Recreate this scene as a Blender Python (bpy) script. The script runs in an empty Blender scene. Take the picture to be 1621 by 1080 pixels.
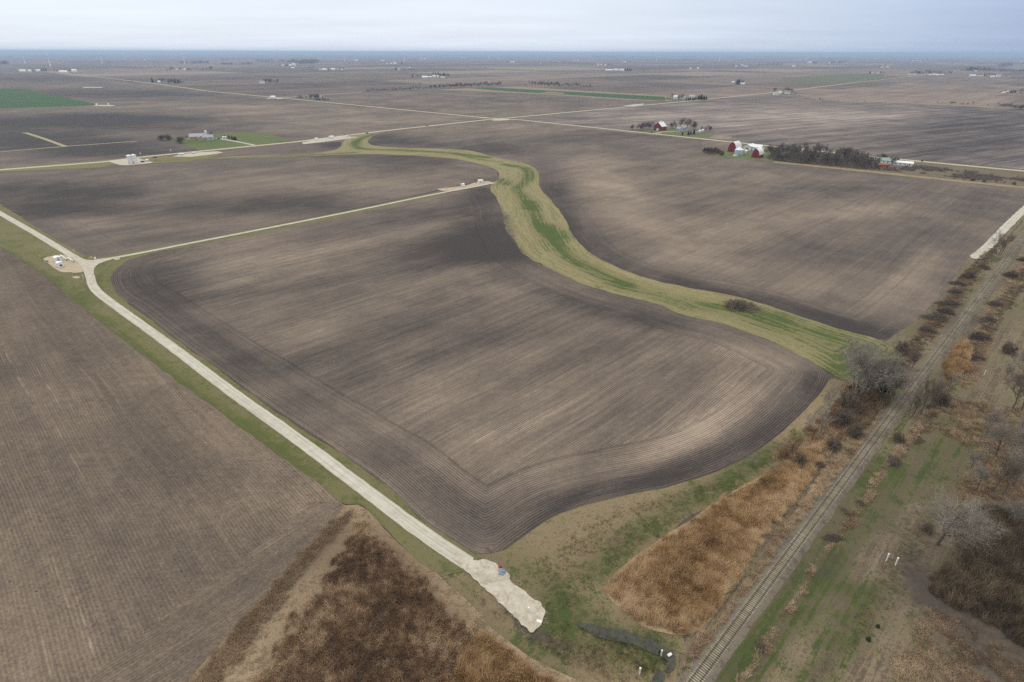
import bpy, math, random
import numpy as np
from mathutils import Vector, Matrix
from mathutils.geometry import delaunay_2d_cdt
rnd = random.Random(7)
rng = np.random.default_rng(7)
S = bpy.context.scene
COL = S.collection

# ------------------------------------------------------------------ camera
CAM_H = 110.0
FPX, CX, CY = 900.0, 810.5, 540.0            # 20 mm lens on a 36 mm sensor, 1621 px wide
PITCH = math.atan((CY - 83.6) / FPX)
ROLL = math.radians(0.155)
cd = bpy.data.cameras.new("camera"); cam = bpy.data.objects.new("camera", cd); COL.objects.link(cam)
cd.sensor_width = 36.0; cd.lens = 20.0 * FPX / 900.28; cd.clip_start = 0.5; cd.clip_end = 200000
cam.matrix_world = (Matrix.Translation((0, 0, CAM_H)) @ Matrix.Rotation(math.pi/2 - PITCH, 4, 'X')
                    @ Matrix.Rotation(ROLL, 4, 'Z'))
S.camera = cam
RM = np.array(cam.matrix_world.to_3x3())

# ------------------------------------------------------------------ sky, sun, exposure
SUN_EL, SUN_AZ = math.radians(48), math.radians(-55)       # azimuth from +Y, clockwise
w = bpy.data.worlds.new("World"); S.world = w; w.use_nodes = True
wt = w.node_tree; wt.nodes.clear()
def wn(t, **k):
    n = wt.nodes.new(t)
    for a, b in k.items(): setattr(n, a, b)
    return n
def wm(op, a, b=None, c=None):
    n = wn('ShaderNodeMath', operation=op)
    for i, v in enumerate((a, b, c)):
        if v is None: continue
        if isinstance(v, (int, float)): n.inputs[i].default_value = v
        else: wt.links.new(v, n.inputs[i])
    return n.outputs[0]
sky = wn('ShaderNodeTexSky', sky_type='NISHITA', sun_disc=False, sun_elevation=SUN_EL, sun_rotation=SUN_AZ,
         altitude=200, air_density=1.0, dust_density=2.0, ozone_density=1.0)
geo = wn('ShaderNodeNewGeometry'); sep = wn('ShaderNodeSeparateXYZ'); wt.links.new(geo.outputs['Incoming'], sep.inputs[0])
dx, dy, dz = [wm('MULTIPLY', s, -1.0) for s in sep.outputs]
# flat stratus deck: pattern laid out on a plane high above
den = wm('ADD', wm('MAXIMUM', dz, 0.0), 0.045)
px_, py_ = wm('DIVIDE', dx, den), wm('DIVIDE', dy, den)
cv = wn('ShaderNodeCombineXYZ'); wt.links.new(wm('MULTIPLY', px_, 0.5), cv.inputs[0]); wt.links.new(wm('MULTIPLY', py_, 0.7), cv.inputs[1])
cn = wn('ShaderNodeTexNoise'); cn.inputs['Scale'].default_value = 0.55; cn.inputs['Detail'].default_value = 5; cn.inputs['Roughness'].default_value = 0.5
wt.links.new(cv.outputs[0], cn.inputs['Vector'])
az = wm('ADD', wm('MULTIPLY', dx, math.sin(math.radians(-32))), wm('MULTIPLY', dy, math.cos(math.radians(-32))))   # brighter side of the overcast
azr = wn('ShaderNodeMapRange', interpolation_type='SMOOTHSTEP'); wt.links.new(az, azr.inputs['Value'])
azr.inputs['From Min'].default_value = 0.10; azr.inputs['From Max'].default_value = 0.90; azr.inputs['To Min'].default_value = 0; azr.inputs['To Max'].default_value = 1
cc = wn('ShaderNodeMix', data_type='RGBA'); wt.links.new(azr.outputs[0], cc.inputs[0])
cc.inputs[6].default_value = (2.9, 3.9, 6.1, 1); cc.inputs[7].default_value = (7.7, 8.4, 9.4, 1)
cb = wm('MULTIPLY_ADD', cn.outputs['Fac'], 0.30, 0.85)
ez = wn('ShaderNodeMapRange', interpolation_type='SMOOTHSTEP'); wt.links.new(dz, ez.inputs['Value'])     # the deck overhead is brighter and whiter
ez.inputs['From Min'].default_value = 0.10; ez.inputs['From Max'].default_value = 0.6
cz = wn('ShaderNodeMix', data_type='RGBA'); wt.links.new(ez.outputs[0], cz.inputs[0]); wt.links.new(cc.outputs[2], cz.inputs[6]); cz.inputs[7].default_value = (13.5, 12.6, 11.6, 1)
cm = wn('ShaderNodeVectorMath', operation='SCALE'); wt.links.new(cz.outputs[2], cm.inputs[0]); wt.links.new(cb, cm.inputs['Scale'])
mx = wn('ShaderNodeMix', data_type='RGBA'); mx.inputs[0].default_value = 0.9
wt.links.new(sky.outputs[0], mx.inputs[6]); wt.links.new(cm.outputs[0], mx.inputs[7])
below = wn('ShaderNodeMapRange'); wt.links.new(dz, below.inputs['Value']); below.inputs['From Min'].default_value = -.03; below.inputs['From Max'].default_value = -.01
bg = wn('ShaderNodeBackground'); wt.links.new(wm('MULTIPLY', below.outputs[0], 0.1), bg.inputs['Strength']); wt.links.new(mx.outputs[2], bg.inputs[0])     # nothing shines from below the ground
wo = wn('ShaderNodeOutputWorld'); wt.links.new(bg.outputs[0], wo.inputs[0])
sd = bpy.data.lights.new("sun", 'SUN'); so = bpy.data.objects.new("sun", sd); COL.objects.link(so)
sd.energy = 0.9; sd.angle = math.radians(25); sd.color = (1.0, 0.95, 0.88)
sv = Vector((math.sin(SUN_AZ)*math.cos(SUN_EL), math.cos(SUN_AZ)*math.cos(SUN_EL), math.sin(SUN_EL)))
so.rotation_euler = (-sv).to_track_quat('-Z', 'Y').to_euler()
S.view_settings.view_transform = 'Standard'; S.view_settings.look = 'None'; S.view_settings.gamma = 1
S.view_settings.exposure = 0.16
S.render.engine = 'CYCLES'
S.cycles.max_bounces = 5; S.cycles.diffuse_bounces = 2; S.cycles.volume_bounces = 0; S.cycles.transparent_max_bounces = 8
S.cycles.use_denoising = False; S.cycles.use_adaptive_sampling = False

# ------------------------------------------------------------------ where a pixel of the photograph meets the ground
def at(x, y, z=0.0):
    d = RM @ np.array([(x - CX)/FPX, -(y - CY)/FPX, -1.0])
    t = (CAM_H - z) / -d[2]
    return np.array([d[0]*t, d[1]*t])
def ats(pts): return np.array([at(x, y) for x, y in pts])
def to_px(xyz):
    v = (np.asarray(xyz, float) - np.array([0, 0, CAM_H])) @ RM
    return np.stack([CX + FPX*v[:, 0]/-v[:, 2], CY - FPX*v[:, 1]/-v[:, 2]], 1)
def scale_at(p):                                            # metres per photo pixel at a ground point
    v = (np.array([p[0], p[1], 0]) - np.array([0, 0, CAM_H])) @ RM
    return -v[2] / FPX
def height_for(p, hpx):                                     # metres for an upright hpx pixels tall at p
    lo, hi = 0.05, 120.0
    y0 = to_px([[p[0], p[1], 0]])[0, 1]
    for _ in range(40):
        m = (lo + hi)/2
        if y0 - to_px([[p[0], p[1], m]])[0, 1] < hpx: lo = m
        else: hi = m
    return lo

# ------------------------------------------------------------------ numpy helpers
def vnoise(x, y, seed=0):
    r = np.random.default_rng(seed).random((256, 256))
    xi, yi = np.floor(x).astype(int), np.floor(y).astype(int)
    fx, fy = x - xi, y - yi
    fx, fy = fx*fx*(3-2*fx), fy*fy*(3-2*fy)
    g = lambda a, b: r[a % 256, b % 256]
    return (g(xi, yi)*(1-fx) + g(xi+1, yi)*fx)*(1-fy) + (g(xi, yi+1)*(1-fx) + g(xi+1, yi+1)*fx)*fy
def fbm(x, y, seed=0, o=4):
    s, a, t = 0, 1.0, 0
    for i in range(o):
        s = s + a*vnoise(x*2**i + 17*i, y*2**i - 9*i, seed + i); t += a; a *= .5
    return s/t
def inside(p, poly):
    x, y = p[:, 0], p[:, 1]; r = np.zeros(len(p), bool)
    j = len(poly) - 1
    for i in range(len(poly)):
        xi, yi = poly[i]; xj, yj = poly[j]
        c = (yi > y) != (yj > y)
        if yi != yj: r ^= c & (x < (xj - xi)*(y - yi)/(yj - yi) + xi)
        j = i
    return r
def dist_lines(p, line, closed=False):
    d = np.full(len(p), 1e9)
    n = len(line)
    for i in range(n if closed else n-1):
        a, b = line[i], line[(i+1) % n]
        ab = b - a; L = ab @ ab
        if L < 1e-9: continue
        t = np.clip(((p - a) @ ab)/L, 0, 1)
        q = p - a - t[:, None]*ab
        d = np.minimum(d, np.hypot(q[:, 0], q[:, 1]))
    return d
def smooth(pts, k=2, closed=False):
    p = np.asarray(pts, float)
    for _ in range(k):
        if closed:
            q = np.roll(p, -1, 0); p = np.stack([.75*p+.25*q, .25*p+.75*q], 1).reshape(-1, 2)
        else:
            a, b = p[:-1], p[1:]; m = np.stack([.75*a+.25*b, .25*a+.75*b], 1).reshape(-1, 2)
            p = np.vstack([p[:1], m, p[-1:]])
    return p
def resample(p, step, closed=False):
    p = np.asarray(p, float)
    if closed: p = np.vstack([p, p[:1]])
    L = np.r_[0, np.cumsum(np.hypot(*np.diff(p, axis=0).T))]
    n = max(int(L[-1]/step), 2)
    t = np.linspace(0, L[-1], n + 1)
    q = np.stack([np.interp(t, L, p[:, 0]), np.interp(t, L, p[:, 1])], 1)
    return q[:-1] if closed else q
def scatter(poly, density, seed=0, soft=2.5):
    lo, hi = poly.min(0), poly.max(0); n = int(np.prod(hi - lo)*density)
    p = lo + np.random.default_rng(seed).random((n, 2))*(hi - lo)
    p = p[inside(p, poly)]
    if soft:
        d = dist_lines(p, poly, True); n_ = fbm(p[:, 0]/1.6, p[:, 1]/1.6, seed + 5, 3)
        p = p[d > soft*(1.5*n_ - .25)]
    return p

# ------------------------------------------------------------------ object helpers
def mesh_np(name, v, f, mat=None, attrs=None, smooth_=False):
    v = np.asarray(v, np.float32); f = np.asarray(f, np.int32)
    me = bpy.data.meshes.new(name); k = f.shape[1]
    me.vertices.add(len(v)); me.vertices.foreach_set('co', v.ravel())
    me.loops.add(f.size); me.loops.foreach_set('vertex_index', f.ravel())
    me.polygons.add(len(f)); me.polygons.foreach_set('loop_start', np.arange(0, f.size, k, dtype=np.int32))
    me.update(calc_edges=True)
    for a, x in (attrs or {}).items():
        at_ = me.attributes.new(a, 'FLOAT', 'POINT'); at_.data.foreach_set('value', np.asarray(x, np.float32))
    if mat: me.materials.append(mat)
    if smooth_: me.polygons.foreach_set('use_smooth', np.ones(len(f), bool))
    return me
def link(name, me, parent=None, loc=None, rz=0):
    o = bpy.data.objects.new(name, me); COL.objects.link(o)
    if parent: o.parent = parent
    if loc is not None: o.location = loc
    if rz: o.rotation_euler = (0, 0, rz)
    return o
def tag(o, label=None, cat=None, group=None, kind=None):
    if label: o['label'] = label
    if cat: o['category'] = cat
    if group: o['group'] = group
    if kind: o['kind'] = kind
    return o
def thing(name, label, cat, loc, rz=0, group=None):
    return tag(link(name, None, None, loc, rz), label, cat, group)
class MB:
    def __init__(s): s.v = []; s.f = []
    def add(s, vs, fs):
        o = len(s.v); s.v += [tuple(map(float, a)) for a in vs]; s.f += [tuple(i + o for i in q) for q in fs]; return s
    def box(s, x0, y0, z0, x1, y1, z1):
        return s.add([(x0,y0,z0),(x1,y0,z0),(x1,y1,z0),(x0,y1,z0),(x0,y0,z1),(x1,y0,z1),(x1,y1,z1),(x0,y1,z1)],
                     [(3,2,1,0),(4,5,6,7),(0,1,5,4),(1,2,6,5),(2,3,7,6),(3,0,4,7)])
    def tube(s, p, q, r0, r1, n=8, cap=True):
        p, q = Vector(p), Vector(q); d = (q - p).normalized()
        a = d.orthogonal().normalized(); b = d.cross(a)
        vs = []
        for c, r in ((p, r0), (q, r1)):
            for i in range(n):
                t = 2*math.pi*i/n; vs.append(c + (a*math.cos(t) + b*math.sin(t))*r)
        fs = [(i, (i+1) % n, n + (i+1) % n, n + i) for i in range(n)]
        if cap: fs += [tuple(range(n))[::-1], tuple(range(n, 2*n))]
        return s.add(vs, fs)
    def prism(s, prof, x0, x1):                              # profile (y,z) swept along x
        n = len(prof)
        vs = [(x0, y, z) for y, z in prof] + [(x1, y, z) for y, z in prof]
        return s.add(vs, [(i, (i+1) % n, n + (i+1) % n, n + i) for i in range(n)] + [tuple(range(n))[::-1], tuple(range(n, 2*n))])
    def mesh(s, name, mat, sm=False):
        me = bpy.data.meshes.new(name); me.from_pydata(s.v, [], s.f); me.update()
        me.materials.append(mat)
        if sm: me.polygons.foreach_set('use_smooth', np.ones(len(me.polygons), bool))
        return me
    def build(s, name, mat, parent=None, loc=None, rz=0, sm=False): return link(name, s.mesh(name, mat, sm), parent, loc, rz)

# ------------------------------------------------------------------ material mini language
class M:
    def __init__(s, name, rough=0.9, spec=0.2):
        s.m = bpy.data.materials.new(name); s.m.use_nodes = True; s.t = s.m.node_tree
        s.b = s.t.nodes['Principled BSDF']; s.b.inputs['Roughness'].default_value = rough
        s.b.inputs['Specular IOR Level'].default_value = spec
        s.p = None
    def n(s, t, **k):
        x = s.t.nodes.new(t)
        for a, b in k.items(): setattr(x, a, b)
        return x
    def set(s, sock, v):
        if isinstance(v, (int, float)): sock.default_value = v
        elif isinstance(v, tuple): sock.default_value = (*v, 1) if len(v) == 3 and sock.type == 'RGBA' else v
        else: s.t.links.new(v, sock)
    def math(s, op, a, b=None, c=None, clamp=False):
        x = s.n('ShaderNodeMath', operation=op, use_clamp=clamp)
        for i, v in enumerate((a, b, c)):
            if v is not None: s.set(x.inputs[i], v)
        return x.outputs[0]
    def add(s, *a):
        r = a[0]
        for b in a[1:]: r = s.math('ADD', r, b)
        return r
    def mul(s, a, b): return s.math('MULTIPLY', a, b)
    def pos(s):
        if s.p is None: s.p = s.n('ShaderNodeNewGeometry').outputs['Position']
        return s.p
    def xyz(s, v): 
        x = s.n('ShaderNodeSeparateXYZ'); s.set(x.inputs[0], v); return x.outputs
    def vec(s, a, b=0.0, c=0.0):
        x = s.n('ShaderNodeCombineXYZ')
        for i, v in enumerate((a, b, c)): s.set(x.inputs[i], v)
        return x.outputs[0]
    def attr(s, a): return s.n('ShaderNodeAttribute', attribute_name=a).outputs['Fac']
    def noise(s, v, sc, det=3, ro=0.55, dist=0.0):
        x = s.n('ShaderNodeTexNoise'); s.set(x.inputs['Vector'], v); x.inputs['Scale'].default_value = sc
        x.inputs['Detail'].default_value = det; x.inputs['Roughness'].default_value = ro; x.inputs['Distortion'].default_value = dist
        return x.outputs['Fac']
    def mr(s, v, a, b, c=0.0, d=1.0, sm=True):
        x = s.n('ShaderNodeMapRange', interpolation_type='SMOOTHSTEP' if sm else 'LINEAR')
        s.set(x.inputs['Value'], v)
        for i, q in zip(('From Min', 'From Max', 'To Min', 'To Max'), (a, b, c, d)): s.set(x.inputs[i], q)
        return x.outputs[0]
    def mix(s, a, b, f):
        x = s.n('ShaderNodeMix', data_type='RGBA'); s.set(x.inputs[0], f); s.set(x.inputs[6], a); s.set(x.inputs[7], b); return x.outputs[2]
    def mixf(s, a, b, f):
        x = s.n('ShaderNodeMix', data_type='FLOAT'); s.set(x.inputs[0], f); s.set(x.inputs[2], a); s.set(x.inputs[3], b); return x.outputs[0]
    def ramp(s, f, stops):
        x = s.n('ShaderNodeValToRGB'); s.set(x.inputs[0], f); e = x.color_ramp.elements
        while len(e) < len(stops): e.new(0.5)
        for q, (p, c) in zip(e, stops): q.position = p; q.color = (*c, 1)
        return x.outputs[0]
    def scale(s, c, f):
        x = s.n('ShaderNodeVectorMath', operation='SCALE'); s.set(x.inputs[0], c); s.set(x.inputs['Scale'], f); return x.outputs[0]
    def col(s, c): s.set(s.b.inputs['Base Color'], c); return s
    def bump(s, h, dist=0.1, st=1.0):
        x = s.n('ShaderNodeBump'); x.inputs['Strength'].default_value = st; x.inputs['Distance'].default_value = dist
        s.set(x.inputs['Height'], h); s.t.links.new(x.outputs[0], s.b.inputs['Normal']); return s

def plain(name, c, rough=0.7, var=0.12, sc=1.5, spec=0.3):
    m = M(name, rough, spec)
    tc = m.n('ShaderNodeTexCoord').outputs['Object']
    oi = m.n('ShaderNodeObjectInfo').outputs['Random']
    n = m.noise(tc, sc, 4)
    f = m.add(m.mr(n, .25, .75, 1-var, 1+var), m.math('MULTIPLY_ADD', oi, .1, -.05))
    m.col(m.scale(m.ramp(0.5, [(0, c), (1, c)]), f))
    return m.m

AZA = math.radians(45.0)
DA = (math.sin(AZA), math.cos(AZA)); DB = (-math.sin(AZA), math.cos(AZA))
SOIL_D, SOIL_M, SOIL_L, SOIL_X = (.046,.041,.039), (.116,.0975,.083), (.207,.170,.134), (.31,.258,.205)

def soil_mat(name, rowaz, head=0.0, amp=0.30, streak=1.0, tint=(1,1,1), far=False, clod=1.0):
    """tilled field: rows, planter passes, damp hollows, residue"""
    m = M(name, 0.95, 0.1); P = m.pos(); x, y, _ = m.xyz(P)
    c, s_ = math.cos(rowaz), math.sin(rowaz)
    wob = m.noise(P, 0.012, 2)
    u = m.add(m.mul(x, c), m.mul(y, -s_), m.mul(wob, 6.0)); v = m.add(m.mul(x, s_), m.mul(y, c))
    edge, tone = m.attr('edge'), m.attr('tone')
    if head:
        hm = m.mr(m.add(edge, m.mul(m.noise(P, .05, 2), 2.0)), head, head + 1.2)      # 1 inside, 0 on the headland
        r = m.mixf(edge, u, hm)
    else: r = u
    fine = m.noise(P, 1.6, 3, .7)
    if far: rows = 0.5
    else: rows = m.math('MULTIPLY_ADD', m.math('SINE', m.mul(m.add(r, m.mul(m.noise(P, .6, 2), .25)), 2*math.pi/0.80)), 0.5, 0.5)
    st1 = m.noise(m.vec(m.mul(r, .30), m.mul(v, .006)), 1.0, 4, .65)
    st2 = m.noise(m.vec(m.mul(u, .055), m.mul(v, .0035), 3.3), 1.0, 3, .6)
    st3 = m.noise(m.vec(m.mul(r, .9), m.mul(v, .02), 7.7), 1.0, 2, .6)
    pat = m.noise(P, .0105, 4, .6, .4)
    pat2 = m.noise(P, .045, 3, .6)
    f = m.add(0.455, m.mul(tone, .47), m.mul(m.add(st1, -.5), m.mul(m.mixf(.18, 1.0, hm) if head else 1.0, .52*streak)), m.mul(m.add(st2, -.5), .50*streak), m.mul(m.add(st3, -.5), .35*streak),
              m.mul(m.add(pat, -.5), .90), m.mul(m.add(pat2, -.5), .40), m.mul(m.add(m.noise(P, .35, 4, .7), -.5), .35*clod), m.mul(m.add(fine, -.5), .55*clod))
    if not far:                                               # thin pale lines of residue, dark clods in patches
        pl = m.mr(m.noise(m.vec(m.mul(r, 1.1), m.mul(v, .006), 9.1), 1.0, 2, .5), .62, .70)
        ck = m.mul(m.mr(m.noise(P, 1.0, 3, .6), .60, .68), m.mr(m.noise(P, .02, 3), .42, .62))
        f = m.add(f, m.mul(m.mul(pl, m.mr(m.noise(P, .09, 3), .4, .6)), .16*clod), m.mul(ck, -.20*clod))
    if not far: f = m.add(f, m.mul(m.add(rows, -.5), m.mul(m.mr(m.noise(P, .03, 3), .3, .7), amp)), m.mul(m.add(rows, -.5), amp*.35), m.mul(m.add(m.noise(m.vec(m.mul(r, 1.25), m.mul(v, .05), 2.2), 1.0, 3, .7), -.5), amp*1.6))
    t = lambda q: tuple(a*b for a, b in zip(q, tint))
    cl = m.ramp(f, [(0, t(SOIL_D)), (.42, t(SOIL_M)), (.78, t(SOIL_L)), (1, t(SOIL_X))])
    sp = m.mr(m.noise(P, 2.4, 2, .6), .66, .72, 0, .5 if not far else 0)
    cl = m.mix(cl, (.30, .24, .17), m.mul(sp, m.mr(m.noise(P, .03, 2), .4, .65)))
    m.col(cl)
    if not far: m.bump(m.add(m.mul(rows, .5), m.mul(fine, .6)), .12, .8)
    return m.m

def meadow_mat(name, straw=((.16,.125,.08),(.34,.27,.17)), grass=((.034,.050,.016),(.085,.108,.036)), mud=(.05,.045,.036), lines=None, ls=1.0, tuft=1.0, contrast=1.0, across=False):
    m = M(name, 0.95, 0.1); P = m.pos(); x, y, _ = m.xyz(P)
    n1 = m.noise(P, .10, 5, .62, .5); n2 = m.noise(P, .55, 5, .7, .3); n3 = m.noise(P, 2.6, 4, .7); n4 = m.noise(P, .022, 3, .5)
    if lines is not None:
        r = m.add(m.mul(x, math.cos(lines)), m.mul(y, -math.sin(lines))) if across else m.attr('edge')
        ln = m.add(m.noise(m.vec(m.mul(r, .55), m.mul(m.add(m.mul(x, math.sin(lines)), m.mul(y, math.cos(lines))), .018)), 1.0, 4, .7), -.5)
    else: ln = 0.0
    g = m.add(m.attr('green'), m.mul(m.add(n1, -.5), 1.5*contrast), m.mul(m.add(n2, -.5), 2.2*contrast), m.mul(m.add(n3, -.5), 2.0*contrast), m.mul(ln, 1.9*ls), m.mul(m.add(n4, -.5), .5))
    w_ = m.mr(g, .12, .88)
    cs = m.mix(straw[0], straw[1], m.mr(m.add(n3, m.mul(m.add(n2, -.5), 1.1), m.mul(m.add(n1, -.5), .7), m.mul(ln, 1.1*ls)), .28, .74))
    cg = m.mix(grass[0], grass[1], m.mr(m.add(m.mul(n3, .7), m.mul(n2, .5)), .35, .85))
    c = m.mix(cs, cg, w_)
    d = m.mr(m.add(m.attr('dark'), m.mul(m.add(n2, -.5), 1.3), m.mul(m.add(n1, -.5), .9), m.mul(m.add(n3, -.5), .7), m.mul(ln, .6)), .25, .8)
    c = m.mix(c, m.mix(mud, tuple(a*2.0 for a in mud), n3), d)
    m.col(c).bump(m.add(n3, m.mul(n2, 1.2)), .35*tuft, .9)
    return m.m

def gravel_mat(name, c0=(.31,.30,.25), c1=(.52,.51,.445), rut=True):
    m = M(name, 0.95, 0.1); P = m.pos()
    n1 = m.noise(P, .25, 4, .65); n2 = m.noise(P, 2.2, 5, .75); cr = m.attr('cross'); al = m.attr('along')
    f = m.add(m.mul(n1, .6), m.mul(n2, .5), -.05)
    if rut:
        k = m.noise(m.vec(m.mul(cr, 3.2), m.mul(al, .02)), 1.0, 3, .6)
        f = m.add(f, m.mul(m.add(k, -.5), .9))
    if not rut:                                               # old tyre tracks wandering over the stone
        for sc, sd in ((.10, 0.0), (.17, 40.0)):
            q = m.noise(m.vec(m.add(x_ := m.xyz(P)[0], sd), m.xyz(P)[1]), sc, 1, .5, 1.2)
            f = m.add(f, m.mul(m.mr(m.math('ABSOLUTE', m.add(q, -.5)), .004, .022, 1, 0), -.09))
        f = m.add(f, m.mul(m.add(m.noise(P, .6, 4, .7), -.5), .6))
    c = m.mix(c0, c1, m.mr(f, .15, .85))
    ed = m.mr(m.add(m.math('ABSOLUTE', cr), m.mul(m.add(n2, -.5), .5), m.mul(m.add(n1, -.5), .3)), .86, 1.05)
    c = m.mix(c, (.19, .16, .10), m.mul(ed, .8))
    m.col(c).bump(n2, .06, .7)
    return m.m

# ------------------------------------------------------------------ ground sheets
def sheet(name, poly_px, step, z, mat, k=2, jit=0.0, blobs=(), green=0.0, dark=0.0, strokes=(), head_px=None, relief=0.0, world=None, label=None):
    poly = smooth(ats(poly_px), k, True) if world is None else np.asarray(world)
    b = resample(poly, step, True)
    if jit:
        s = np.arange(len(b))*step
        a = np.roll(b, -1, 0) - np.roll(b, 1, 0); a /= np.maximum(np.hypot(a[:, 0], a[:, 1]), 1e-6)[:, None]
        j = (fbm(s/ (3*step), s*0 + 3.1, sum(map(ord, name)) % 97, 3) - .5)*2*jit
        j[:4] *= np.linspace(0, 1, 4); j[-4:] *= np.linspace(1, 0, 4)
        b = b + np.stack([a[:, 1], -a[:, 0]], 1)*j[:, None]
    lo, hi = b.min(0), b.max(0)
    gx, gy = np.meshgrid(np.arange(lo[0], hi[0], step), np.arange(lo[1], hi[1], step))
    gy = gy + (np.arange(gx.shape[1]) % 2)[None, :]*step*.5
    g = np.stack([gx.ravel(), gy.ravel()], 1); g = g[inside(g, b)]
    g = g[dist_lines(g, b, True) > step*.45]
    allp = np.vstack([b, g]); n = len(b)
    vs, _, fs, *_ = delaunay_2d_cdt([Vector(p) for p in allp], [(i, (i+1) % n) for i in range(n)], [list(range(n))], 1, 1e-4)
    v = np.array([(p.x, p.y) for p in vs]); f = np.array([q for q in fs if len(q) == 3])
    a2 = v[f]; cr = (a2[:,1,0]-a2[:,0,0])*(a2[:,2,1]-a2[:,0,1]) - (a2[:,1,1]-a2[:,0,1])*(a2[:,2,0]-a2[:,0,0])
    f[cr < 0] = f[cr < 0][:, ::-1]
    hl = b if head_px is None else None
    edge = dist_lines(v, b, True) if head_px is None else np.min([dist_lines(v, smooth(ats(h), 2)) for h in head_px], 0)
    px = to_px(np.c_[v, np.zeros(len(v))])
    tone = np.zeros(len(v))
    for (x, y, sx, sy, a, *rot) in blobs:
        t = math.radians(rot[0]) if rot else 0
        ux, uy = px[:, 0] - x, px[:, 1] - y
        qx, qy = ux*math.cos(t) + uy*math.sin(t), -ux*math.sin(t) + uy*math.cos(t)
        tone += a*np.exp(-.5*((qx/sx)**2 + (qy/sy)**2))
    at_ = dict(edge=edge, tone=tone, green=np.full(len(v), green, float), dark=np.full(len(v), dark, float))
    for (key, line, rad, a) in strokes:
        ln = smooth(ats(line), 2) if len(line) > 1 else ats(line*2) + np.array([[0, 0], [.5, .5]])
        d = dist_lines(v, ln)
        at_[key] = at_[key] + a*np.exp(-.5*(d/rad)**2)
    zz = np.full(len(v), z)
    if relief:
        e2 = np.clip(dist_lines(v, b, True)/6, 0, 1)
        zz = zz + relief*fbm(v[:, 0]/6, v[:, 1]/6, 5)*e2
    me = mesh_np(name, np.c_[v, zz], f, mat, at_, bool(relief))
    return tag(link(name, me), label, None, None, 'structure')
def ribbon(name, px, width, z, mat, k=2, step=2.0, jit=.18, world=None, kind='structure'):
    c = resample(smooth(ats(px), k), step) if world is None else resample(np.asarray(world), step)
    t = np.gradient(c, axis=0); t /= np.hypot(t[:, 0], t[:, 1])[:, None]; nn = np.stack([-t[:, 1], t[:, 0]], 1)
    s = np.arange(len(c))*step
    wl = width/2 + (fbm(s/3, s*0, 11)-.5)*2*jit; wr = width/2 + (fbm(s/3, s*0+9, 12)-.5)*2*jit
    cols = [-1, -.6, -.2, .2, .6, 1]; v = []; cr = []; al = []
    for q in cols:
        off = np.where(q < 0, q*wl, q*wr)
        v.append(np.c_[c + nn*off[:, None], np.full(len(c), z)]); cr.append(np.full(len(c), q)); al.append(s)
    v = np.vstack(v); n = len(c); f = []
    for j in range(len(cols)-1):
        i = np.arange(n-1); f.append(np.stack([(j+1)*n + i, j*n + i, j*n + i+1, (j+1)*n + i+1], 1))
    me = mesh_np(name, v, np.vstack(f)[:, ::-1], mat, dict(cross=np.concatenate(cr), along=np.concatenate(al)))
    return tag(link(name, me), None, None, None, kind)

# base sheet: the far plain, a patchwork of section fields
def plain_mat():
    m = M('far_plain', 0.95, 0.1); P = m.pos(); x, y, _ = m.xyz(P)
    a = m.add(m.mul(x, DA[0]), m.mul(y, DA[1])); b = m.add(m.mul(x, DB[0]), m.mul(y, DB[1]))
    ca = m.math('FLOOR', m.math('DIVIDE', m.add(a, 130), 805.0)); 
    wn_ = m.n('ShaderNodeTexWhiteNoise', noise_dimensions='1D'); m.set(wn_.inputs['W'], ca)
    cb_ = m.math('FLOOR', m.math('DIVIDE', m.add(b, m.mul(wn_.outputs['Value'], 700)), 420.0))
    w2 = m.n('ShaderNodeTexWhiteNoise', noise_dimensions='2D'); m.set(w2.inputs['Vector'], m.vec(ca, cb_))
    cell = w2.outputs['Value']; r2 = m.xyz(w2.outputs['Color'])[1]
    st = m.noise(m.vec(m.mul(b, .045), m.mul(a, .002)), 1.0, 5, .65)
    st_b = m.noise(m.vec(m.mul(a, .045), m.mul(b, .002), 5.0), 1.0, 5, .65)
    s = m.mixf(st, st_b, m.math('GREATER_THAN', r2, .55))
    pat = m.noise(P, .006, 5, .6, .5); big = m.noise(P, .0006, 3)
    f = m.add(.42, m.mul(m.add(cell, -.5), .45), m.mul(m.add(s, -.5), .8), m.mul(m.add(pat, -.5), .8), m.mul(m.add(big, -.5), .4))
    c = m.ramp(f, [(0, SOIL_D), (.42, (.13,.105,.089)), (.75, (.22,.175,.14)), (1, (.28,.235,.19))])
    gr = m.mix((.055, .085, .035), (.085, .115, .05), pat)
    c = m.mix(c, gr, m.mul(m.math('GREATER_THAN', cell, .992), .5))
    c = m.mix(c, (.25, .205, .155), m.mul(m.math('LESS_THAN', cell, .10), .8))
    m.col(c); return m.m
R = 60000.0
gv, gf = [], []
ring = [0, 300, 1000, 3000, 8000, 20000, R]
NS = 48
gv.append((0, 0, 0))
for r in ring[1:]:
    for i in range(NS): gv.append((r*math.cos(2*math.pi*i/NS), r*math.sin(2*math.pi*i/NS), 0))
tri = []
for i in range(NS): tri.append((0, 1+i, 1+(i+1) % NS))
for k in range(len(ring)-2):
    for i in range(NS):
        a, b, c, d = 1+k*NS+i, 1+k*NS+(i+1) % NS, 1+(k+1)*NS+(i+1) % NS, 1+(k+1)*NS+i
        tri += [(a, d, c), (a, c, b)]
tag(link('ground', mesh_np('ground', gv, tri, plain_mat())), kind='structure')
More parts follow.
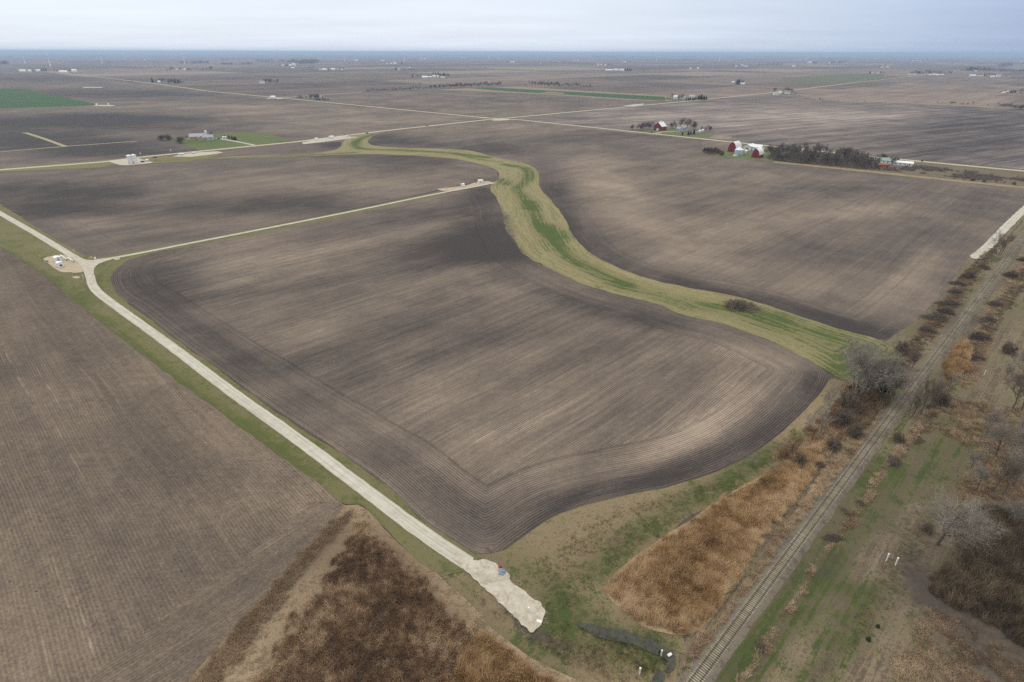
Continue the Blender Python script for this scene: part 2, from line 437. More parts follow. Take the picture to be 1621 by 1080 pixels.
# ------------------------------------------------------------------ fields, grass and roads
gravel = gravel_mat('pale_gravel')
gravel_pad = gravel_mat('pad_gravel', (.31,.285,.225), (.53,.515,.44), rut=False)
gravel_turn = gravel_mat('turning_gravel', (.27,.24,.18), (.53,.515,.44), rut=False)
gravel_far = gravel_mat('road_gravel', (.33,.31,.24), (.50,.48,.39))
sand_m = gravel_mat('sandy_gravel', (.30,.25,.18), (.46,.40,.31), rut=False)
lane_m = gravel_mat('grassy_lane', (.21,.21,.11), (.36,.34,.21))
AZR = math.radians(130.5)

# far fields first (lowest), nearer ones above
far_soil = soil_mat('soil_far', AZA, far=True, streak=.9)
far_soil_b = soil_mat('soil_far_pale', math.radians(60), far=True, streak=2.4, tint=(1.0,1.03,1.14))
sheet('field', [(-40,270),(165,255),(345,237),(560,214),(768,189),(433,156.5),(240,134),(77,116),(-60,102)], 26, .05, far_soil, 0,
      blobs=[(60,195,170,7,-1.25),(200,187,90,5,-1.1),(110,148,130,5,-.7),(40,125,90,4,-.7),(60,222,120,12,-1.05),(180,240,120,7,-.9),(250,150,70,4,-.5),(480,190,160,12,.25),(420,170,160,5,.3),(520,210,90,6,.25),(300,205,60,5,-.3),(650,192,90,6,.2),(380,160,70,3,-.3)])
sheet('field', [(775,186),(433,152.5),(545,147),(600,145.5),(690,142.5),(770,143),(900,153),(1000,160),(1060,161.5),(985,167),(805,186)], 26, .05, far_soil, 0,
      blobs=[(640,160,120,5,.15),(780,160,80,4,-.25),(900,170,120,4,.1),(830,178,60,4,.15)])
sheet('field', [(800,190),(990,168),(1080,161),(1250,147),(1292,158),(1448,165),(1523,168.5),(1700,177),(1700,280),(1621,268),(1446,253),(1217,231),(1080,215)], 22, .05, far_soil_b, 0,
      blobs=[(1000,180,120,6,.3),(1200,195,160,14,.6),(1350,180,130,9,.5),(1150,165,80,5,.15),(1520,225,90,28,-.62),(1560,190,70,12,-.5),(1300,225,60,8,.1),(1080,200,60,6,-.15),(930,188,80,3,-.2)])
straw_f = meadow_mat('stubble_tan', straw=((.17,.135,.10),(.29,.235,.17)))
green_f = meadow_mat('winter_wheat', straw=((.05,.09,.035),(.06,.11,.04)), grass=((.024,.066,.020),(.038,.092,.028)), contrast=.4, tuft=.3)
dull_f = meadow_mat('dull_green_field', straw=((.10,.105,.065),(.14,.14,.085)), grass=((.06,.085,.038),(.09,.115,.055)), contrast=.5)
sheet('stubble_field', [(690,142),(742,140),(820,137.5),(1055,152),(1064,160.5),(1000,159),(900,152),(800,146.5)], 26, .09, straw_f, 0, green=-.6)
sheet('wheat_field', [(-80,140.5),(32,140.5),(163,167),(0,172.5),(-80,173.5)], 25, .09, green_f, 0, green=.6)
sheet('wheat_field', [(743,140),(775,138.6),(1053,153.5),(1053,159.8),(1000,157.2),(891,149.9),(800,144.8)], 25, .13, green_f, 0, green=.6)
sheet('stubble_patch', [(854,146.9),(869,145.5),(894,147.6),(891,149.2)], 12, .17, straw_f, 0, green=-.6)
sheet('green_field', [(1228,127.5),(1279,121.3),(1323,117.8),(1400,116.3),(1402,124),(1348,133),(1299,134.5)], 50, .09, dull_f, 0, green=.35)
sheet('green_field', [(901,99),(942,99.7),(942,102.5),(901,101.6)], 120, .09, green_f, 0, green=.1)
sheet('stubble_field', [(1140,111.5),(1210,109),(1320,111.3),(1250,115)], 90, .09, straw_f, 0, green=-.6)
sheet('stubble_field', [(760,107),(900,105.5),(960,109),(955,111),(840,111.8)], 110, .09, straw_f, 0, green=-.6)

# mid field between the farm road and the lane to the pad
soil3 = soil_mat('soil_mid', math.radians(45.3), head=24, amp=.12, streak=.7)
F3 = [(-160,285),(0,276),(175,268),(262,261),(345,252.5),(480,249),(579,244.5),(657,247),(717,252),(742,257),(773,264),(786,270),(787,281),(700,300),(540,335),(333,377),(183,407),(150,410),(125,401),(105,388),(0,323),(-160,235+10)]
sheet('field', F3, 6, .10, soil3, 0, .3, head_px=[[(-160,245),(0,323),(110,391),(137,409)],[(787,281),(786,270),(742,257),(657,247),(579,244.5)]],
      blobs=[(-10,300,160,12,-.7),(230,292,130,10,.35),(150,315,90,16,-.65),(300,330,160,9,-.6),(225,322,50,8,.6),(460,318,60,12,-.55),(120,352,45,8,.55),(190,372,130,8,-.15),(420,270,170,8,-.1),(560,290,110,10,.3),(430,350,120,8,.15),(620,268,70,8,-.25),(60,335,60,10,-.75),(690,255,50,6,-.55),(550,247,90,3,-.5),(480,300,80,8,.3)])
# left pocket between pads along the road
sheet('field', [(340,247),(400,243.5),(470,232),(482,229),(540,224.5),(541,236.5),(519,240.5),(480,245.2)], 7, .12, soil3, 0, .2, blobs=[(530,229,20,6,-.9),(450,240,60,3,-.2)])

# big field
soil1 = soil_mat('soil_near', math.radians(45.0), head=21, amp=.34, streak=.95)
EDGE_ROAD1 = [(203,480),(213,484),(283,540),(337,578),(433,648),(547,722),(607,764),(667,823),(707,850),(747,877),(765,879)]
EDGE_LOW1 = [(800,871),(823,853),(873,818),(923,800),(973,788),(1080,767),(1163,735),(1213,705),(1253,671),(1283,641),(1306,612),(1313,599)]
EDGE_WW1 = [(1300,580),(1267,563),(1213,537),(1147,513),(1113,506),(1080,500),(1040,481),(940,458),(873,428),(827,404),(815,382),(798,362),(796,335),(786,314),(775,300)]
F1 = [(172,440),(180,428),(196,413),(247,397),(333,382),(540,342),(697,308),(762,295)][::-1] + [(172,446),(178,462)] + EDGE_ROAD1 + EDGE_LOW1 + EDGE_WW1
sheet('field', F1, 3.2, .14, soil1, 1, .35, head_px=[[(247,397),(196,413),(180,428),(172,440),(178,462)] + EDGE_ROAD1, EDGE_LOW1 + EDGE_WW1],
      blobs=[(255,438,55,22,-.95),(300,470,90,14,-.35),(345,545,90,22,-.55,33),(480,575,110,16,-.35),(640,520,120,22,-.35,-8),(520,470,130,10,-.5,-8),(560,440,190,7,-.6,-9),
             (790,398,55,14,-1.25,8),(760,345,30,40,-.75),(740,380,70,14,-.7,-8),(700,400,80,10,-.5,-10),(650,350,60,9,-.35,-10),(900,475,110,12,-.6,20),(1060,512,80,10,-.55,14),(980,470,40,8,-.4,20),
             (1000,768,100,11,-.95,-12),(900,795,65,13,-.65,-25),(1080,735,60,10,-.8,-20),(850,840,50,14,-.9,-35),(700,790,70,22,-.28,35),(620,730,60,15,-.2,35),
             (1210,690,40,10,-.65,-35),(1290,610,16,22,-.7),(1180,520,60,9,-.4,20),
             (600,460,110,9,.50,-9),(800,460,60,12,.3,-10),(430,430,110,16,.25,-8),(380,480,90,12,.25,-10),(500,530,60,12,.3,-12),(760,600,170,14,.30,-22),(1000,570,120,14,.30,-22),
             (1160,620,60,26,.6,-32),(1060,700,90,18,.70,-30),(1130,680,60,14,.5,-32),(860,660,140,12,.35,-22),(700,650,120,14,.3,-22),(1180,560,60,10,.35,10),(1000,520,90,8,.3,8),(960,640,120,14,.1,-25),(900,720,80,14,.3,-25),(480,400,140,8,.2,-10),(330,410,60,8,.1),(760,820,70,14,-.15,35),
             (690,565,90,10,-.25,-15),(880,580,80,9,-.25,-18),(1110,650,50,8,-.3,-30)])
# right field beyond the waterway
soil2 = soil_mat('soil_right', math.radians(45.6), head=20, amp=.16, streak=.8)
WWR = [(1380,535),(1357,529),(1280,507),(1197,477),(1135,464),(1080,455),(1007,437),(940,407),(907,377),(893,343),(872,317),(852,297),(854,277),(845,264),(823,257),(780,249),(750,239),(707,236),(623,234),(590,231),(580,225),(590,216),(604,210.5)]
R2 = [(1497,285),(1560,291),(1640,299),(1700,304),(1640,330),(1593,352),(1562,384),(1529,412),(1488,470),(1450,507),(1430,521),(1402,541)]
F2 = WWR + [(770,193),(830,194.5),(1080,219),(1110,222),(1112,246),(1137,248),(1247,258),(1380,273)] + R2
sheet('field', F2, 6, .10, soil2, 0, .4, head_px=[WWR, [(1112,246),(1247,258),(1380,273),(1497,285),(1700,304)], R2],
      blobs=[(1000,265,150,18,.30,4),(980,300,70,25,.45,30),(1010,350,80,20,.4,30),(1120,380,120,18,.3,-15),(1360,335,60,8,.45,-10),(1230,310,90,10,-.25,-8),(1290,400,90,14,-.35,-15),(1345,385,40,10,.45,-20),(1460,415,30,18,.5,-35),(1420,450,60,14,.4,-30),(1180,430,110,10,.2,-15),
             (1290,500,70,9,-.85,18),(1380,525,50,12,-.95,10),(1180,470,60,7,-.8,14),(1080,448,50,8,-.8,16),(960,405,40,14,-.75,35),(895,360,16,35,-.85,-15),(880,300,20,18,-.6),(860,262,24,12,-.5),(800,240,60,6,-.85),(640,228,60,5,-.8),(610,219,30,6,-.6),
             (720,213,80,8,-.2),(800,205,70,7,.45),(720,222,60,4,.35),(900,225,120,8,-.35),(980,215,90,5,-.3),(1130,265,80,6,-.2),(1450,300,70,12,-.25),(1520,340,60,20,-.35),(1100,320,130,14,.1),(1240,360,90,10,.15),(1490,380,40,12,-.3)])
# foreground field of old rows, left
soil4 = soil_mat('soil_stubble', math.radians(-45.8), head=0, amp=.15, streak=.55, tint=(1.0,.97,.91), clod=1.5)
F4E = [(0,388),(30,408),(67,432),(110,468),(167,515),(267,590),(333,640),(433,712),(497,757),(545,800)]
F4 = [(-420,260)] + F4E + [(530,820),(470,890),(400,960),(330,1040),(250,1130),(150,1250),(-700,1250),(-900,700)]
sheet('field', F4, 3.2, .10, soil4, 0, .35, head_px=[F4E],
      blobs=[(330,870,110,40,-.12),(380,700,90,40,.28,38),(300,640,90,30,.2,38),(170,560,90,30,-.05,38),(520,790,40,20,.35),(330,800,90,22,.15),(60,950,70,60,-.05),(450,880,60,40,-.05,-45),(100,470,60,20,-.05,38)])
soil4h = soil_mat('soil_headland', math.radians(41), head=0, amp=.16, streak=.55, tint=(1.0,.97,.91), clod=1.5)
sheet('field', [(545,800),(520,795),(485,800),(430,845),(350,915),(262,975),(170,1050),(90,1130),(0,1250),(150,1250),(250,1130),(330,1040),(400,960),(470,890),(530,822)], 3.0, .114, soil4h, 0, 1.2,
      blobs=[(380,920,130,18,-.12,-40),(510,805,40,12,.2)])

# rough ground round the foreground
meadow = meadow_mat('meadow')
weedy = meadow_mat('weedy_ground', straw=((.15,.115,.075),(.34,.265,.175)), mud=(.06,.042,.03))
corr_m = meadow_mat('corridor_ground', straw=((.11,.09,.062),(.275,.22,.15)), mud=(.05,.042,.036), lines=math.radians(45.1), ls=1.5, across=True)
verge_m = meadow_mat('mown_verge', straw=((.15,.135,.07),(.22,.20,.11)), grass=((.055,.075,.022),(.115,.13,.045)), lines=math.radians(130.5), ls=.6)
ww_m = meadow_mat('waterway_grass', straw=((.175,.16,.08),(.31,.27,.15)), grass=((.040,.068,.018),(.095,.13,.04)), lines=math.radians(130), ls=2.0, contrast=.85)
lawn_m = meadow_mat('lawn_grass', straw=((.10,.12,.05),(.16,.17,.08)), grass=((.045,.085,.022),(.09,.14,.045)), contrast=.6)

RAIL = [(900,1360),(1000,1215),(1103,1076),(1178,980),(1263,860),(1363,723),(1440,617),(1505,533),(1573,440),(1616,382),(1700,265)]
CORR = [(1050,1300),(1066,1080),(1078,1030),(1095,990),(1240,720),(1325,590),(1340,560),(1395,536),(1450,502),(1490,465),(1529,408),(1562,380),(1640,322),(1760,240),(1800,240),(1800,300),(1800,1300)]
STRAW = [('green',[(1130,1075),(1250,900),(1330,780),(1420,640)],2.0,.35)]
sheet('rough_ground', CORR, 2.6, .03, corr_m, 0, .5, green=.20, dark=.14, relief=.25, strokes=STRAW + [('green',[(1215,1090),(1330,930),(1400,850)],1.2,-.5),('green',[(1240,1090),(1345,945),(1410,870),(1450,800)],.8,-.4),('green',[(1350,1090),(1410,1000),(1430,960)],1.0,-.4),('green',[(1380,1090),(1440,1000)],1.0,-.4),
      ('green',[(1190,1090),(1290,930),(1330,880),(1390,790),(1420,745)],4.5,0.41),('green',[(1260,1080),(1330,970),(1350,900)],3.0,0.27),('green',[(1340,935),(1400,930),(1440,960),(1430,1010),(1390,1060)],3.5,0.22),
      ('green',[(1370,760),(1400,740)],3.5,0.27),('green',[(1470,720),(1530,700),(1545,715),(1510,690)],7,0.38),('green',[(1480,800),(1510,760)],5,0.19),('green',[(1450,610),(1490,600)],5,0.19),('green',[(1540,440),(1500,490),(1450,530)],4,0.24),('green',[(1565,412),(1580,410)],4,0.49),('green',[(1610,470),(1570,530),(1550,580)],2.5,0.11),('green',[(1400,870),(1430,850)],5,0.17),
      ('green',[(1300,990),(1360,940)],3,0.24),('green',[(1480,760),(1440,830),(1420,800)],4,0.11),('green',[(1190,1040),(1150,1060)],3,0.22),
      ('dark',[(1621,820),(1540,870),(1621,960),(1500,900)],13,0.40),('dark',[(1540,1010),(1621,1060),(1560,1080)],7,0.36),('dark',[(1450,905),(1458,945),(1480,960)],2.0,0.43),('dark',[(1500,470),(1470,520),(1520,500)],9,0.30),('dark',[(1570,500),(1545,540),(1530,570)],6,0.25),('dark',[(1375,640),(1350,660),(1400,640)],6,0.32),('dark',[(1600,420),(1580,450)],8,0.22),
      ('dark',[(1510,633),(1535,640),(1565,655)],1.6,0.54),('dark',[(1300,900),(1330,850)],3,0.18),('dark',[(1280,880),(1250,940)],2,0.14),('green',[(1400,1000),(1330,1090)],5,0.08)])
sheet('dirt_track', [(1640,430),(1600,478),(1585,520),(1578,560),(1590,620),(1640,640),(1800,600),(1800,400)], 4, .05, soil_mat('soil_right_edge', AZA, amp=.1, tint=(1.05,.98,.9)), 0, .5, blobs=[(1600,520,14,60,.5),(1621,590,20,30,-.5),(1621,480,40,40,.2)])
sheet('meadow', [(640,862),(690,905),(740,872),(765,873),(800,865),(823,848),(873,812),(923,794),(973,781),(1080,762),(1163,730),(1213,700),(1253,666),(1283,636),(1310,600),(1330,600),(1320,640),(1290,690),(1230,740),(1120,800),(1050,850),(1010,915),(1020,940),(1060,985),(1085,1010),(1075,1030),(1072,1090),(1100,1250),(700,1250),(640,1000),(620,880)], 2.0, .05, meadow, 1, .8, green=.22, strokes=[
      ('green',[(1230,710),(1150,765),(1080,800),(1000,850),(950,900)],3.5,0.43),('green',[(880,960),(930,1000),(990,1010),(1040,1020)],3.5,0.37),('green',[(860,1010),(930,1030),(960,1015),(1030,1045)],3,0.28),('dark',[(800,965),(860,1015),(900,1025)],1.6,.7),('dark',[(930,985),(985,1005),(1040,1022)],2.6,.35),
      ('green',[(770,885),(830,905),(880,930),(900,960)],5,0.28),('green',[(700,960),(780,1040),(850,1080)],5,0.34),('green',[(1300,600),(1325,610)],5,0.19),('green',[(900,880),(950,870)],9,0.06),('dark',[(840,850),(900,880)],3,.2),('dark',[(880,845),(940,820),(1000,800)],1.6,.3)])
sheet('weedy_ground', [(500,796),(545,798),(575,800),(620,850),(690,905),(740,950),(790,1005),(850,1045),(930,1085),(1000,1130),(1050,1250),(-100,1250),(60,1180),(200,1080),(350,950),(450,865)], 2.0, .09, weedy, 1, .6, green=-.35, strokes=[
      ('dark',[(560,880),(600,960),(520,990),(660,1060)],12,.5),('dark',[(620,900),(720,1000)],5,.2),('green',[(500,880),(400,1000)],2.5,.3),('dark',[(330,1060),(450,920),(530,830)],2.0,.45)])

# waterway
WW = [(236,255.2),(262,253.2),(345,249.6),(400,246.2),(482,245.6),(520,240),(538,236),(545,222),(556,217),(570,213.5),(590,211)] + WWR[::-1][1:] + [(1408,545),(1420,560),(1350,600),(1330,603),(1316,592)] + EDGE_WW1[1:-1] + [(775,300),(778,290),(790,284),(789,271),(773,263.5),(742,256.5),(717,251),(657,246.5),(579,243.8),(480,248.4),(345,252.2),(262,255.8)]
sheet('waterway', WW, 2.4, .18, ww_m, 1, .9, green=.04, strokes=[
      ('green',[(592,213),(575,218),(562,226),(563,234),(575,237),(640,238),(720,243),(770,250)],5,.8),('green',[(720,243),(745,251),(790,257)],3,.5),('green',[(800,261),(832,266),(840,278),(830,292),(815,300),(830,312),(838,330)],4.5,.75),('green',[(838,320),(850,350),(878,385),(905,412),(945,432),(985,450)],4.2,.75),('green',[(865,360),(885,375)],7,.6),('green',[(985,452),(1040,468),(1100,485),(1160,490),(1230,505)],6,.45),('green',[(1230,510),(1300,530),(1370,560)],9,.55),('green',[(1320,595),(1345,570)],5,.6),
      ('green',[(790,285),(800,292)],6,.6),('dark',[(796,338),(804,370),(813,390),(833,414),(880,440)],4.5,.6),('dark',[(940,462),(1040,485)],2.0,.35),('green',[(240,255),(345,251),(480,246.6),(560,242)],5,.55),('dark',[(1395,538),(1408,545)],4,.5),('dark',[(1168,482)],6,.5)])
# grass verges
sheet('verge', [(-60,240),(-60,300),(0,323),(60,362),(105,389),(135,405),(150,409),(300,383),(540,336.5),(697,303),(715,303),(697,309),(540,344),(333,385),(247,399),(200,414),(182,429),(174,441),(179,461),(205,482),(283,541),(337,579),(433,649),(547,724),(607,766),(667,825),(707,852),(747,878),(760,887),(752,900),(738,906),(722,908),(700,915),(640,868),(570,800),(545,802),(497,759),(433,714),(333,642),(267,592),(167,517),(110,470),(67,434),(30,410),(0,390),(-60,350)], 2.6, .16, verge_m, 0, .8, green=.42, strokes=[
      ('green',[(0,395),(80,440),(180,525),(300,615),(480,745)],1.6,.5),('green',[(165,440),(150,470)],6,.25),('green',[(740,960),(820,1030)],3,.4),('dark',[(640,860),(760,975)],.9,.35),('dark',[(745,900),(765,940),(820,1000)],.5,.5),('dark',[(765,925),(830,985)],.4,.5),('green',[(60,390),(110,400)],5,-.25),('green',[(820,930),(880,1000)],4,-.3)])
sheet('verge', [(-60,266.5),(0,272.5),(160,266),(180,261),(250,258.5),(300,256),(345,247),(345,243),(300,247),(262,248),(210,250),(-60,272.5)][::-1], 5, .14, verge_m, 0, .3, green=.25)

# roads
ribbon('access_road', [(-140,262),(-60,303),(0,338),(60,372),(110,403),(131,415),(139,425),(143,438),(147,454),(160,468),(200,497),(283,557),(367,622),(433,668),(500,717),(540,748),(607,798),(673,848),(742,893)], 4.3, .24, gravel)
ribbon('field_road', [(135,416),(150,413),(183,409),(333,379.5),(540,339),(697,306),(745,297.5),(783,289.8)], 3.6, .27, gravel)
sheet('road_junction', [(104,399),(128,410),(145,413.5),(175,408.5),(182,410),(160,416.5),(150,423),(148.5,432),(149,450),(143,446),(138,430),(131,418),(112,408)], 2.5, .30, gravel_pad, 1, .25)
sheet('turning_pad', [(720,873),(735,884),(745,888),(764,887),(779,890),(790,899),(807,912),(803,919),(822,931),(850,952),(862,962),(864,970),(861,990),(846,999),(841,1003),(833,996),(815,981),(803,964),(785,949),(767,933),(753,919),(735,904),(722,892)], .5, .30, gravel_turn, 1, .6)
sheet('well_pad', [(67,409),(98,403),(108,407),(126,418),(134,428),(134,431),(117,433),(114,431),(97,432),(86,425),(73,414.5)], 2.0, .20, sand_m, 1, .35)
sheet('sand_patch', [(113,439),(120,437.5),(128,438.5),(127,441),(120,441.8)], 1.5, .20, sand_m, 1, .2)
sheet('sand_patch', [(179,409),(190,407),(191,411.5),(182,413)], 1.5, .285, sand_m, 1, .2)
sheet('well_pad', [(690,300),(702,298.5),(721,296.7),(730,295.4),(741,293.6),(753,288.6),(769,287),(783,289.4),(769,292.5),(747,296.5),(717,302.5),(702,303.4)], 2.5, .25, sand_m, 1, .3)
for q in ([(173,256.5),(186,253.6),(203,252),(219,251),(229,254),(244,258),(229,260),(201,262.5),(191,262),(182,259.5)],
          [(272.6,248.3),(284,245.6),(305,242.6),(316,241.6),(344.6,240),(355,242.4),(329,246),(301,249)],
          [(478,226),(500,221.5),(520,218.5),(545,215.8),(567,217.8),(545,221),(510,225.6),(480,229)]):
    sheet('well_pad', q, 3, .27, gravel_pad, 0, .4)
for q in ([(777,191.3),(783,189.4),(807,188.3),(806,190.3),(790,191.6)], [(984,168),(1003,165.6),(1020,164.5),(1017,166.6),(1002,168.3)], [(420,156.3),(428,154.6),(450,155),(446,157)], [(143,168),(160,166.4),(184,167),(176,168.6)], [(130,138),(165,138.2),(160,139.4),(132,139.2)], [(759,187),(772,185.8),(768,188)]):
    sheet('gravel_pad', q, 6, .25, gravel_pad, 0, .5)
# farm roads with pale grassy shoulders
ROADA = [(-240,295),(0,269.5),(167,256.5),(233,248.2),(367,235),(467,225.2),(607,207.8),(773,189.8),(803,187.3),(940,174.5),(1080,161.3),(1220,147.2),(1257,143),(1350,131.5),(1457,119.6),(1520,111)]
ROADB = [(-300,68+20),(-60,101),(7,106),(77,113.5),(240,132),(333,145),(433,154.3),(540,164.6),(773,187.4),(827,190.6),(1080,217),(1217,231.5),(1446,255),(1621,271.5),(1800,289)]
ribbon('road_verge', ROADA, 11.5, .20, lane_m, 0, 6, .8); ribbon('road_verge', ROADB, 11, .205, lane_m, 0, 6, .8)
ribbon('farm_road', ROADA, 6.5, .25, gravel_far, 0, 6, .3); ribbon('farm_road', ROADB, 6, .255, gravel_far, 0, 6, .3)
ribbon('farm_lane', [(-120,247),(0,241),(103,232.3),(217,224)], 5, .2, lane_m, 0, 5, .5)
ribbon('farm_lane', [(35,210.8),(42,211),(70,220),(103,232)], 6, .21, lane_m, 0, 5, .5)
ribbon('farm_lane', [(-80,174.5),(0,172.8),(145,168)], 6, .2, lane_m, 0, 5, .5)
ribbon('farm_lane', [(447,155.5),(500,151.5),(560,147.2),(572,146.4)], 7, .2, gravel_far, 0, 8, .5)
ribbon('dirt_lane', [(1290,160),(1448,163.6),(1523,167.6),(1581,170.2),(1700,175)], 8, .2, sand_m, 0, 8, .5)
ribbon('gravel_drive', [(1800,205),(1640,316),(1621,332),(1590,362),(1566,388),(1548,404)], 5.5, .24, gravel, 0, 3, .4)
sheet('gravel_apron', [(1531,409),(1545,398),(1560,390),(1567,394),(1561,404),(1557,412)], 2, .28, gravel_pad, 1, .5)
ribbon('dry_grass_strip', [(1225,257),(1311,265.5),(1393,274),(1500,285.5),(1621,297.5),(1760,309)], 12, .22, meadow_mat('dry_strip', straw=((.19,.15,.09),(.33,.26,.17))), 0, 4, 1.5)
# farmyards
sheet('lawn', [(267,222.5),(333,213.5),(350,212),(383,209),(427,213),(460,222),(432,226.5),(400,231),(360,235.3),(317,239.5),(287,228)], 6, .16, lawn_m, 0, .6, green=.42, strokes=[('green',[(290,226),(340,224)],12,.3)])
ribbon('driveway', [(341,220),(352,220.6),(377,225),(403,230.3)], 5, .22, gravel_pad, 1, 3, .4)
sheet('lawn', [(1000,207.6),(1020,206),(1040,206),(1060,202),(1075,205),(1100,214),(1128,210),(1130,213),(1122,218.5),(1100,218),(1060,213.5)], 8, .16, lawn_m, 0, .6, green=.35)
ribbon('driveway', [(1037,211.5),(1048,209.5),(1070,208.3)], 6, .22, sand_m, 0, 3, .4)
sheet('lawn', [(1122,247),(1140,240),(1172,229),(1215,233),(1240,236),(1200,254),(1197,254.5),(1165,251),(1150,249)], 6, .17, lawn_m, 0, .6, green=.35)
sheet('bare_yard', [(1125,219),(1140,215),(1160,217),(1155,221),(1135,220.5)], 8, .17, straw_f, 0, .6, green=-.4)
yard_m = meadow_mat('scrubby_yard', straw=((.10,.085,.062),(.21,.175,.12)))
sheet('yard', [(1240,256),(1385,246),(1446,256),(1621,273),(1700,281),(1700,303),(1621,296),(1497,284),(1380,271.5)], 8, .13, yard_m, 0, .8, green=.12, dark=.1, strokes=[('dark',[(1240,257),(1300,258),(1380,262)],14,.45),('dark',[(1520,276),(1621,285)],10,.4),('green',[(1400,268),(1450,262)],8,.2)])
for q in ([(1050,157),(1064,154.5),(1118,157),(1118,160),(1075,161)], [(1218,150.5),(1226,146),(1262,145),(1262,147.5),(1240,151)], [(245,131),(290,130),(312,132),(290,134),(262,133)], [(415,132),(440,131.5),(452,132.5),(430,133)], [(470,158),(500,155),(522,158),(500,159.8)]):
    sheet('lawn', q, 12, .14, dull_f, 0, .6, green=.2)

# water in the ditch and the culvert pool
def water_mat(name, c):
    m = M(name, .08, .5); P = m.pos(); n = m.noise(P, .9, 5, .7); k = m.mr(n, .44, .62)
    m.col(m.mix(c, (.055,.06,.028), k)); m.set(m.b.inputs['Roughness'], m.mixf(.06, .9, k)); m.bump(m.noise(P, 3.0, 2), .01, .4)
    return m.m
ditch = water_mat('ditch_water', (.022,.024,.022)); pool = water_mat('pool_water', (.05,.06,.075))
sheet('ditch_water', [(905,985),(935,990),(965,998),(1000,1002),(1030,1012),(1055,1023),(1066,1036),(1067,1052),(1059,1066),(1052,1068),(1048,1058),(1056,1045),(1040,1040),(1028,1036),(1010,1026),(985,1020),(955,1012),(925,998)], 1.0, .20, ditch, 1, 1.1)
sheet('ditch_water', [(1042,1060),(1050,1064),(1052,1078),(1040,1085),(1030,1085),(1036,1070)], 1.0, .20, ditch, 1, .8)
sheet('pool_water', [(1377,603),(1384,600),(1396,601),(1406,604),(1424,607),(1426,611),(1414,611),(1400,609),(1388,611),(1377,608)], 1.5, .24, pool, 1, .3)
# ------------------------------------------------------------------ dead stems, reeds, brush (nobody could count these)
def stem_mat(name, stops, rough=.9):
    m = M(name, rough, .15); P = m.pos()
    ri = m.n('ShaderNodeNewGeometry').outputs['Random Per Island']
    f = m.add(m.attr('tint'), m.mul(m.add(ri, -.5), .55), m.mul(m.add(m.noise(P, .25, 3), -.5), .35))
    c = m.ramp(f, stops); m.col(c)
    tr = m.n('ShaderNodeBsdfTranslucent'); m.set(tr.inputs[0], c); ms = m.n('ShaderNodeMixShader'); ms.inputs[0].default_value = .4
    m.t.links.new(m.b.outputs[0], ms.inputs[1]); m.t.links.new(tr.outputs[0], ms.inputs[2])
    m.t.links.new(ms.outputs[0], m.t.nodes['Material Output'].inputs[0]); return m.m
reed_mat = stem_mat('dry_reed', [(0,(.17,.115,.065)),(.3,(.34,.225,.115)),(.6,(.53,.365,.195)),(1,(.68,.55,.37))])
straw_mat = stem_mat('dead_straw', [(0,(.20,.145,.095)),(.4,(.40,.30,.20)),(1,(.64,.52,.37))])
weed_mat = stem_mat('brown_weeds', [(0,(.085,.06,.043)),(.35,(.215,.138,.088)),(.6,(.37,.25,.15)),(.8,(.50,.385,.25)),(1,(.66,.55,.40))])
dark_mat = stem_mat('dark_brush', [(0,(.075,.06,.045)),(.5,(.18,.14,.095)),(1,(.32,.26,.17))])
tuft_mat = stem_mat('grass_tufts', [(0,(.035,.05,.017)),(.35,(.075,.095,.03)),(.65,(.19,.165,.09)),(1,(.36,.29,.18))])

def blades(name, p, k, r, h0, h1, wd, lean, mat, tint, label, cat, seed=1, lay=None, flow=0.0, hs=None, z0=.06):
    g = np.random.default_rng(seed); n = len(p); N = n*k
    c = np.repeat(p, k, 0) + g.normal(0, r, (N, 2)); t = np.repeat(tint, k)
    h = np.repeat(h0 + (h1 - h0)*g.random(n), k)*(.65 + .5*g.random(N))
    if hs is not None: h = h*np.repeat(hs, k)
    a = g.random(N)*2*np.pi; wv = np.stack([np.cos(a), np.sin(a)], 1)*(wd*(.6 + .8*g.random(N)))[:, None]*.5
    ld = g.normal(0, 1, (N, 2))*lean
    if flow:
        fa = 4*np.pi*fbm(c[:, 0]/5, c[:, 1]/5, seed+90, 3); fm = flow*(.3 + 1.4*fbm(c[:, 0]/2.2, c[:, 1]/2.2, seed+91, 2)); ld = ld + np.stack([np.cos(fa), np.sin(fa)], 1)*fm[:, None]
    if lay is not None: ld = ld + np.asarray(lay)
    m1 = c + ld*(h*.35)[:, None]; tp = c + ld*h[:, None]*1.1
    zt = h/np.sqrt(1 + (ld**2).sum(1)*.8)
    Z = lambda q: np.full((N, 1), q)
    v = np.stack([np.c_[c - wv, Z(z0)], np.c_[c + wv, Z(z0)], np.c_[m1 + wv*.8, (zt*.55)[:, None] + z0], np.c_[m1 - wv*.8, (zt*.55)[:, None] + z0], np.c_[tp, zt[:, None] + z0]], 1).reshape(-1, 3)
    i = np.arange(N)*5
    f = np.concatenate([np.stack([i, i+1, i+2], 1), np.stack([i, i+2, i+3], 1), np.stack([i+3, i+2, i+4], 1)])
    me = mesh_np(name, v, f, mat, dict(tint=np.repeat(t, 5)))
    return tag(link(name, me), label, cat, None, 'stuff')
def near(p, px, rad):
    ln = smooth(ats(px), 2) if len(px) > 1 else ats(px*2) + np.array([[0, 0], [.3, .3]])
    return np.exp(-.5*(dist_lines(p, ln)/rad)**2)
RAIL_D = at(1573, 440) - at(1103, 1076); RAIL_D /= np.hypot(*RAIL_D); RAIL_AZ = math.atan2(*RAIL_D)
RAIL_W = np.array([at(1103, 1076) + s*RAIL_D for s in (-60, 1500)])
def off_track(p, d=3.4): return p[dist_lines(p, RAIL_W) > d]

